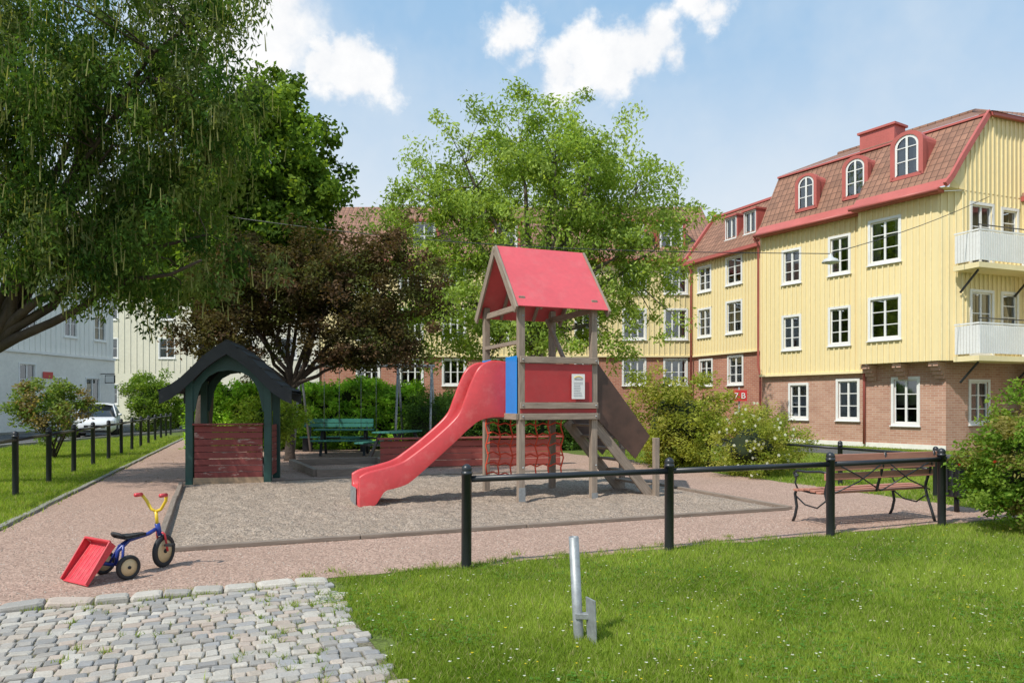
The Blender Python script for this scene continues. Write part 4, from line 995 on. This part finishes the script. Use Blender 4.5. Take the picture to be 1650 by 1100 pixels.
for y in (-hw,hw): bq([K_(lipx,y,lipz),up_(lipx,y,lipz,.03),up_(topx,y,topz-.03,.07),K_(topx,y,topz-.03)],tp*.006)
bq([K_(topx,-hw,topz-.03),K_(topx,hw,topz-.03),up_(topx,hw,topz-.03,.07),up_(topx,-hw,topz-.03,.07)],th_h*.006)
for k in range(7):
    y=-hw+.054*k+.028; a_=K_(lipx+.015,y,lipz+.022); b_=K_(topx-.01,y,topz-.035); bk.beam(a_+V((0,0,.004)),b_,.012,.006)
for y in (-hw,hw): bk.tube([up_(lipx,y,lipz,.03),up_(topx,y,topz-.03,.07)],.009,6)
bk.tube([up_(topx,-hw,topz-.03,.07),up_(topx,hw,topz-.03,.07)],.011,6); bk.tube([K_(lipx,-hw,lipz+.006),K_(lipx,hw,lipz+.006)],.008,6)
fr_.tube([K_(-.02,0,.105),K_(-.13,0,.14)],.014,8)
K.done()

# ---------------------------------------------------------------- park bench
bc=E(7.72,6.95)
Q=Obj('park_bench',bc)
def Q_(x,y,z): return bc+E1*x+E2*y+V((0,0,z))
sla=Q.part('slats','benchred',bevel=.005); ir=Q.part('iron_frame','black',True)
for i in range(5): sla.beam(Q_(-.9,.02+i*.095,.44-.012*abs(i-2)),Q_(.9,.02+i*.095,.44-.012*abs(i-2)),.078,.028)
for y,z in ((-.085,.62),(-.115,.735),(-.145,.85)): sla.beam(Q_(-.9,y,z),Q_(.9,y,z),.025,.085)
for x in (-.84,.84,0):
    ir.tube([Q_(x,-.155,.90),Q_(x,-.10,.66),Q_(x,-.04,.47),Q_(x,-.03,.42),Q_(x,-.07,.28),Q_(x,-.13,.12),Q_(x,-.17,.0)] if x else [Q_(x,-.155,.90),Q_(x,-.10,.66),Q_(x,-.04,.47),Q_(x,-.03,.42)],.018,8)
    ir.tube([Q_(x,-.03,.415),Q_(x,.2,.40),Q_(x,.44,.42)],.014,8)
    if x:
        ir.tube([Q_(x,.44,.42),Q_(x,.47,.36),Q_(x,.44,.2),Q_(x,.47,.08),Q_(x,.51,.0)],.018,8)
        ir.tube([Q_(x,-.10,.66),Q_(x,.05,.67),Q_(x,.28,.65),Q_(x,.44,.655),Q_(x,.49,.62),Q_(x,.46,.57),Q_(x,.42,.60)],.015,8)
        ir.tube([Q_(x,.42,.42),Q_(x,.47,.50),Q_(x,.44,.58),Q_(x,.46,.64)],.011,8)
        ir.tube([Q_(x,-.05,.33),Q_(x,.1,.22),Q_(x,.3,.24),Q_(x,.45,.33)],.010,8)
for s_ in (-1,1):
    ir.tube([Q_(s_*.84,-.10,.40),Q_(s_*.42,-.14,.55),Q_(0,-.17,.80)],.009,6); ir.tube([Q_(s_*.84,-.17,.80),Q_(s_*.42,-.15,.62),Q_(0,-.09,.42)],.009,6)
Q.done()
b_=Obj('litter_bin',(6.15,10.3,0)); x=b_.part('bin_body','black',True); x.lathe((6.15,10.3,.22),(0,0,1),[(0,0),(0,.15),(.02,.17),(.5,.19),(.52,.2),(.54,.2),(.54,.17),(.45,.165)],20)
for k in range(16):
    a_=k*.3927; b_.part('slats','black').beam((6.15+math.cos(a_)*.185,10.3+math.sin(a_)*.185,.24),(6.15+math.cos(a_)*.205,10.3+math.sin(a_)*.205,.74),.03,.012)
x.tube([(6.15,10.3,0),(6.15,10.3,.25)],.035,8); b_.done()

# ---------------------------------------------------------------- cut-off steel post with plate
g=Obj('steel_post',(.415,4.74,0)); gp=g.part('tube','galv',True)
gp.lathe((.425,4.74,0),(-.05,.0,1),[(-.05,.032),(.655,.032),(.655,.026),(.5,.026)],24)
pl=g.part('plate','galv',bevel=.003); pl.frame((.475,4.72,-.02),(.045,-.11,0),(.010,.004,0),(-.01,0,.30))
g.part('clamp','galv',bevel=.003).frame((.40,4.70,.14),(.085,-.01,0),(0,.05,0),(0,0,.035))
g.done()

# ---------------------------------------------------------------- picnic tables, low wall, swing
def picnic(name,c,d,L=1.7):
    T=Obj(name,c); c=V(c); d=V((d[0],d[1],0)).normalized(); n_=V((-d.y,d.x,0)); t=T.part('boards','teal',bevel=.005); f=T.part('legs','black')
    q=lambda x,y,z:c+d*x+n_*y+V((0,0,z))
    for y in (-.28,-.14,0,.14,.28): t.beam(q(-L/2,y,.74),q(L/2,y,.74),.13,.04)
    for s in (-1,1):
        for y in (.66,.8): t.beam(q(-L/2,s*y,.45),q(L/2,s*y,.45),.13,.04)
    for x_ in (-L*.36,L*.36):
        f.beam(q(x_,-.8,.40),q(x_,.8,.40),.05,.06); f.beam(q(x_,-.55,0),q(x_,-.2,.72),.07,.07); f.beam(q(x_,.55,0),q(x_,.2,.72),.07,.07)
    T.done()
picnic('picnic_table',(-4.9,21.8,0),(1,.1)); picnic('picnic_table',(-3.1,20.2,0),(.35,1),1.6)
T=Obj('park_bench',(-6.0,23.4,0)); t=T.part('boards','teal')
for k in range(3): t.beam((-6.6,23.2+.14*k,.45),(-4.4,23.2+.14*k,.45),.12,.04)
for z in (.82,.96): t.beam((-6.6,23.65,z),(-4.4,23.65,z),.03,.12)
for x_ in (-6.4,-4.6): T.part('legs','black').beam((x_,23.3,0),(x_,23.3,.43),.06,.3); T.part('legs','black').beam((x_,23.6,0),(x_,23.68,1.0),.05,.05)
T.done()
T=Obj('low_wooden_wall',E(4.7,16,0)); t=T.part('boards','woodred2',bevel=.005)
for j in range(4): t.beam(E(3.6,16.95,.10+j*.155),E(8.0,16.6,.10+j*.155),.03,.145)
t.beam(E(3.55,17.0,.69),E(8.05,16.65,.69),.3,.04)
for k in range(5): T.part('posts','woodgrey').beam(E(3.75+k*1.03,17.0-.07*k,0),E(3.75+k*1.03,17.0-.07*k,.66),.08,.08)
T.done()
T=Obj('swing_frame',(-4.3,22,0)); t=T.part('tubes','galv',True)
t.tube([(-6.4,22.2,2.62),(-2.3,22.2,2.62)],.045,10)
for x_ in (-6.3,-3.4,-2.4):
    for s in (-1,1): t.tube([(x_,22.2,2.6),(x_+.05,22.2+s*.9,0)],.035,10)
for x_ in (-5.6,-5.15,-4.5,-4.05): t.tube([(x_,22.2,2.6),(x_,22.2,.5)],.008,6)
for x_ in (-5.6,-4.5): T.part('swing_seats','rubber').frame((x_-.02,22.1,.46),(.49,0,0),(0,.2,0),(0,0,.035))
T.done()

# ---------------------------------------------------------------- overhead wire + lamp
T=Obj('street_lamp',(7.7,18,5.3)); t=T.part('cable','black',True)
A=V((-13,20,7.4)); Bm=V((7.7,18,5.12)); Cc=V((15,23.4,8.0)); pts=[]
for i in range(25):
    f=i/24; p=A.lerp(Bm,f); p.z-=.9*math.sin(math.pi*f)*.6; pts.append(p)
t.tube(pts,.010,6)
t.tube([Bm.lerp(Cc,i/8)-V((0,0,.12*math.sin(math.pi*i/8))) for i in range(9)],.010,6)
T.part('housing','lampg',True).lathe((7.7,18,5.12),(0,0,-1),[(0,.02),(.06,.05),(.10,.07),(.14,.16),(.2,.20),(.22,.2),(.22,.15),(.19,.0)],20)
T.part('bulb_cover','paint',True).lathe((7.7,18,4.93),(0,0,-1),[(0,.14),(.05,.11),(.08,0)],16)
T.done()

# ---------------------------------------------------------------- cars
def car(name,c,hd_,mat):
    c=V(c); h=V(hd_).normalized(); s=V((-h.y,h.x,0)); T=Obj(name,c); q=lambda x,y,z:c+h*x+s*y+V((0,0,z))
    bd=T.part('body',mat,True,.0); 
    secs=[(-2.0,.45,.85,.70),(-1.95,.30,.98,.80),(-1.5,.22,1.02,.86),(-.8,.2,.98,.88),(0,.2,.95,.88),(.8,.2,.94,.87),(1.4,.22,.88,.84),(1.85,.28,.76,.76),(1.98,.36,.62,.62)]
    vs=[];m=10
    for x,z0,z1,w_ in secs:
        for (a,b__) in ((-.8,0),(-1,.25),(-1,.6),(-.94,.9),(-.8,1),(.8,1),(.94,.9),(1,.6),(1,.25),(.8,0)): vs.append(q(x,a*w_,z0+(z1-z0)*b__))
    fs=[(i*m+k,i*m+(k+1)%m,(i+1)*m+(k+1)%m,(i+1)*m+k) for i in range(len(secs)-1) for k in range(m)]+[tuple(range(m)),tuple((len(secs)-1)*m+k for k in range(m))]
    bd.add(vs,fs)
    gs=[(-1.85,.98,.72,.70),(-1.45,1.40,.60,.66),(-.2,1.50,.62,.66),(.35,1.43,.60,.66),(1.1,.93,.74,.70)]
    g_=T.part('windows','carglass',True); vs=[]
    for x,z,wt,_ in gs: vs+=[q(x,-.80,.93),q(x,-wt,z-.03),q(x,wt,z-.03),q(x,.80,.93)]
    g_.add(vs,[(i*4+k,i*4+k+1,i*4+k+5,i*4+k+4) for i in range(4) for k in range(3)])
    rf_=T.part('roof_panel',mat,True); vs=[]
    for x,z,wt in ((-1.5,1.40,.58),(-.9,1.50,.61),(-.2,1.52,.62),(.38,1.44,.60)): vs+=[q(x,-wt-.02,z-.03),q(x,-wt*.6,z+.015),q(x,wt*.6,z+.015),q(x,wt+.02,z-.03)]
    rf_.add(vs,[(i*4+k,i*4+k+1,i*4+k+5,i*4+k+4) for i in range(3) for k in range(3)])
    for sy in (-1,1):
        for (xa,za,xb,zb) in ((.38,1.42,1.1,.94),(-.3,1.48,-.35,.94),(-1.45,1.38,-1.85,.96)): rf_.beam(q(xa,sy*.63,za),q(xb,sy*.80,zb),.05,.05)
        for x in (-1.25,1.25):
            T.part('tyres','rubber',True).lathe(q(x,sy*.80,.31),s*sy,[(-.2,.2),(-.2,.30),(-.17,.315),(.03,.315),(.07,.29),(.07,.2)],20)
            T.part('rims','galv',True).lathe(q(x,sy*.80,.31),s*sy,[(.05,.2),(.03,.12),(.06,.0)],10)
        T.part('headlights','lampg').frame(q(1.80,sy*.62-.14,.62),s*.28,h*.14,V((0,0,.13)))
        T.part('body',mat).frame(q(.75,sy*.86-(.0 if sy>0 else .14),.95),s*.14,h*.1,V((0,0,.11)))
    T.part('grille','rubber').frame(q(1.90,-.4,.44),s*.8,h*.09,V((0,0,.13))); T.part('grille','rubber').frame(q(1.86,-.6,.27),s*1.2,h*.1,V((0,0,.12)))
    T.part('number_plate','paint').frame(q(1.99,-.24,.42),s*.48,h*.02,V((0,0,.10)))
    T.done()
car('parked_car',(-18.9,34,0),(.42,-.9,0),'carw')
car('parked_car',(-19.2,45.5,0),(.75,-.6,0),'card'); car('parked_car',(-4.9,31,0),(1,0.05,0),'carw')

sx=6.98
T=Obj('house_number_sign',(sx,22.9,0)); T.part('post','galv',True).tube([(sx+.02,22.95,0),(sx+.02,22.95,2.0)],.025,8)
T.part('panel','signred').frame((sx-.18,22.9,1.58),(.40,-.1,0),(.004,.02,0),(0,0,.34))
cu=bpy.data.curves.new('lettering','FONT'); cu.body='7 B'; cu.size=.25; cu.extrude=.002; cu.materials.append(M['paint'])
to=bpy.data.objects.new('lettering',cu); COL.objects.link(to); to.parent=T.e; to.location=V((sx-.15,22.88,1.66))-V((sx,22.9,0)); to.rotation_euler=(math.radians(90),0,math.atan2(-.1,.40))
T.done()
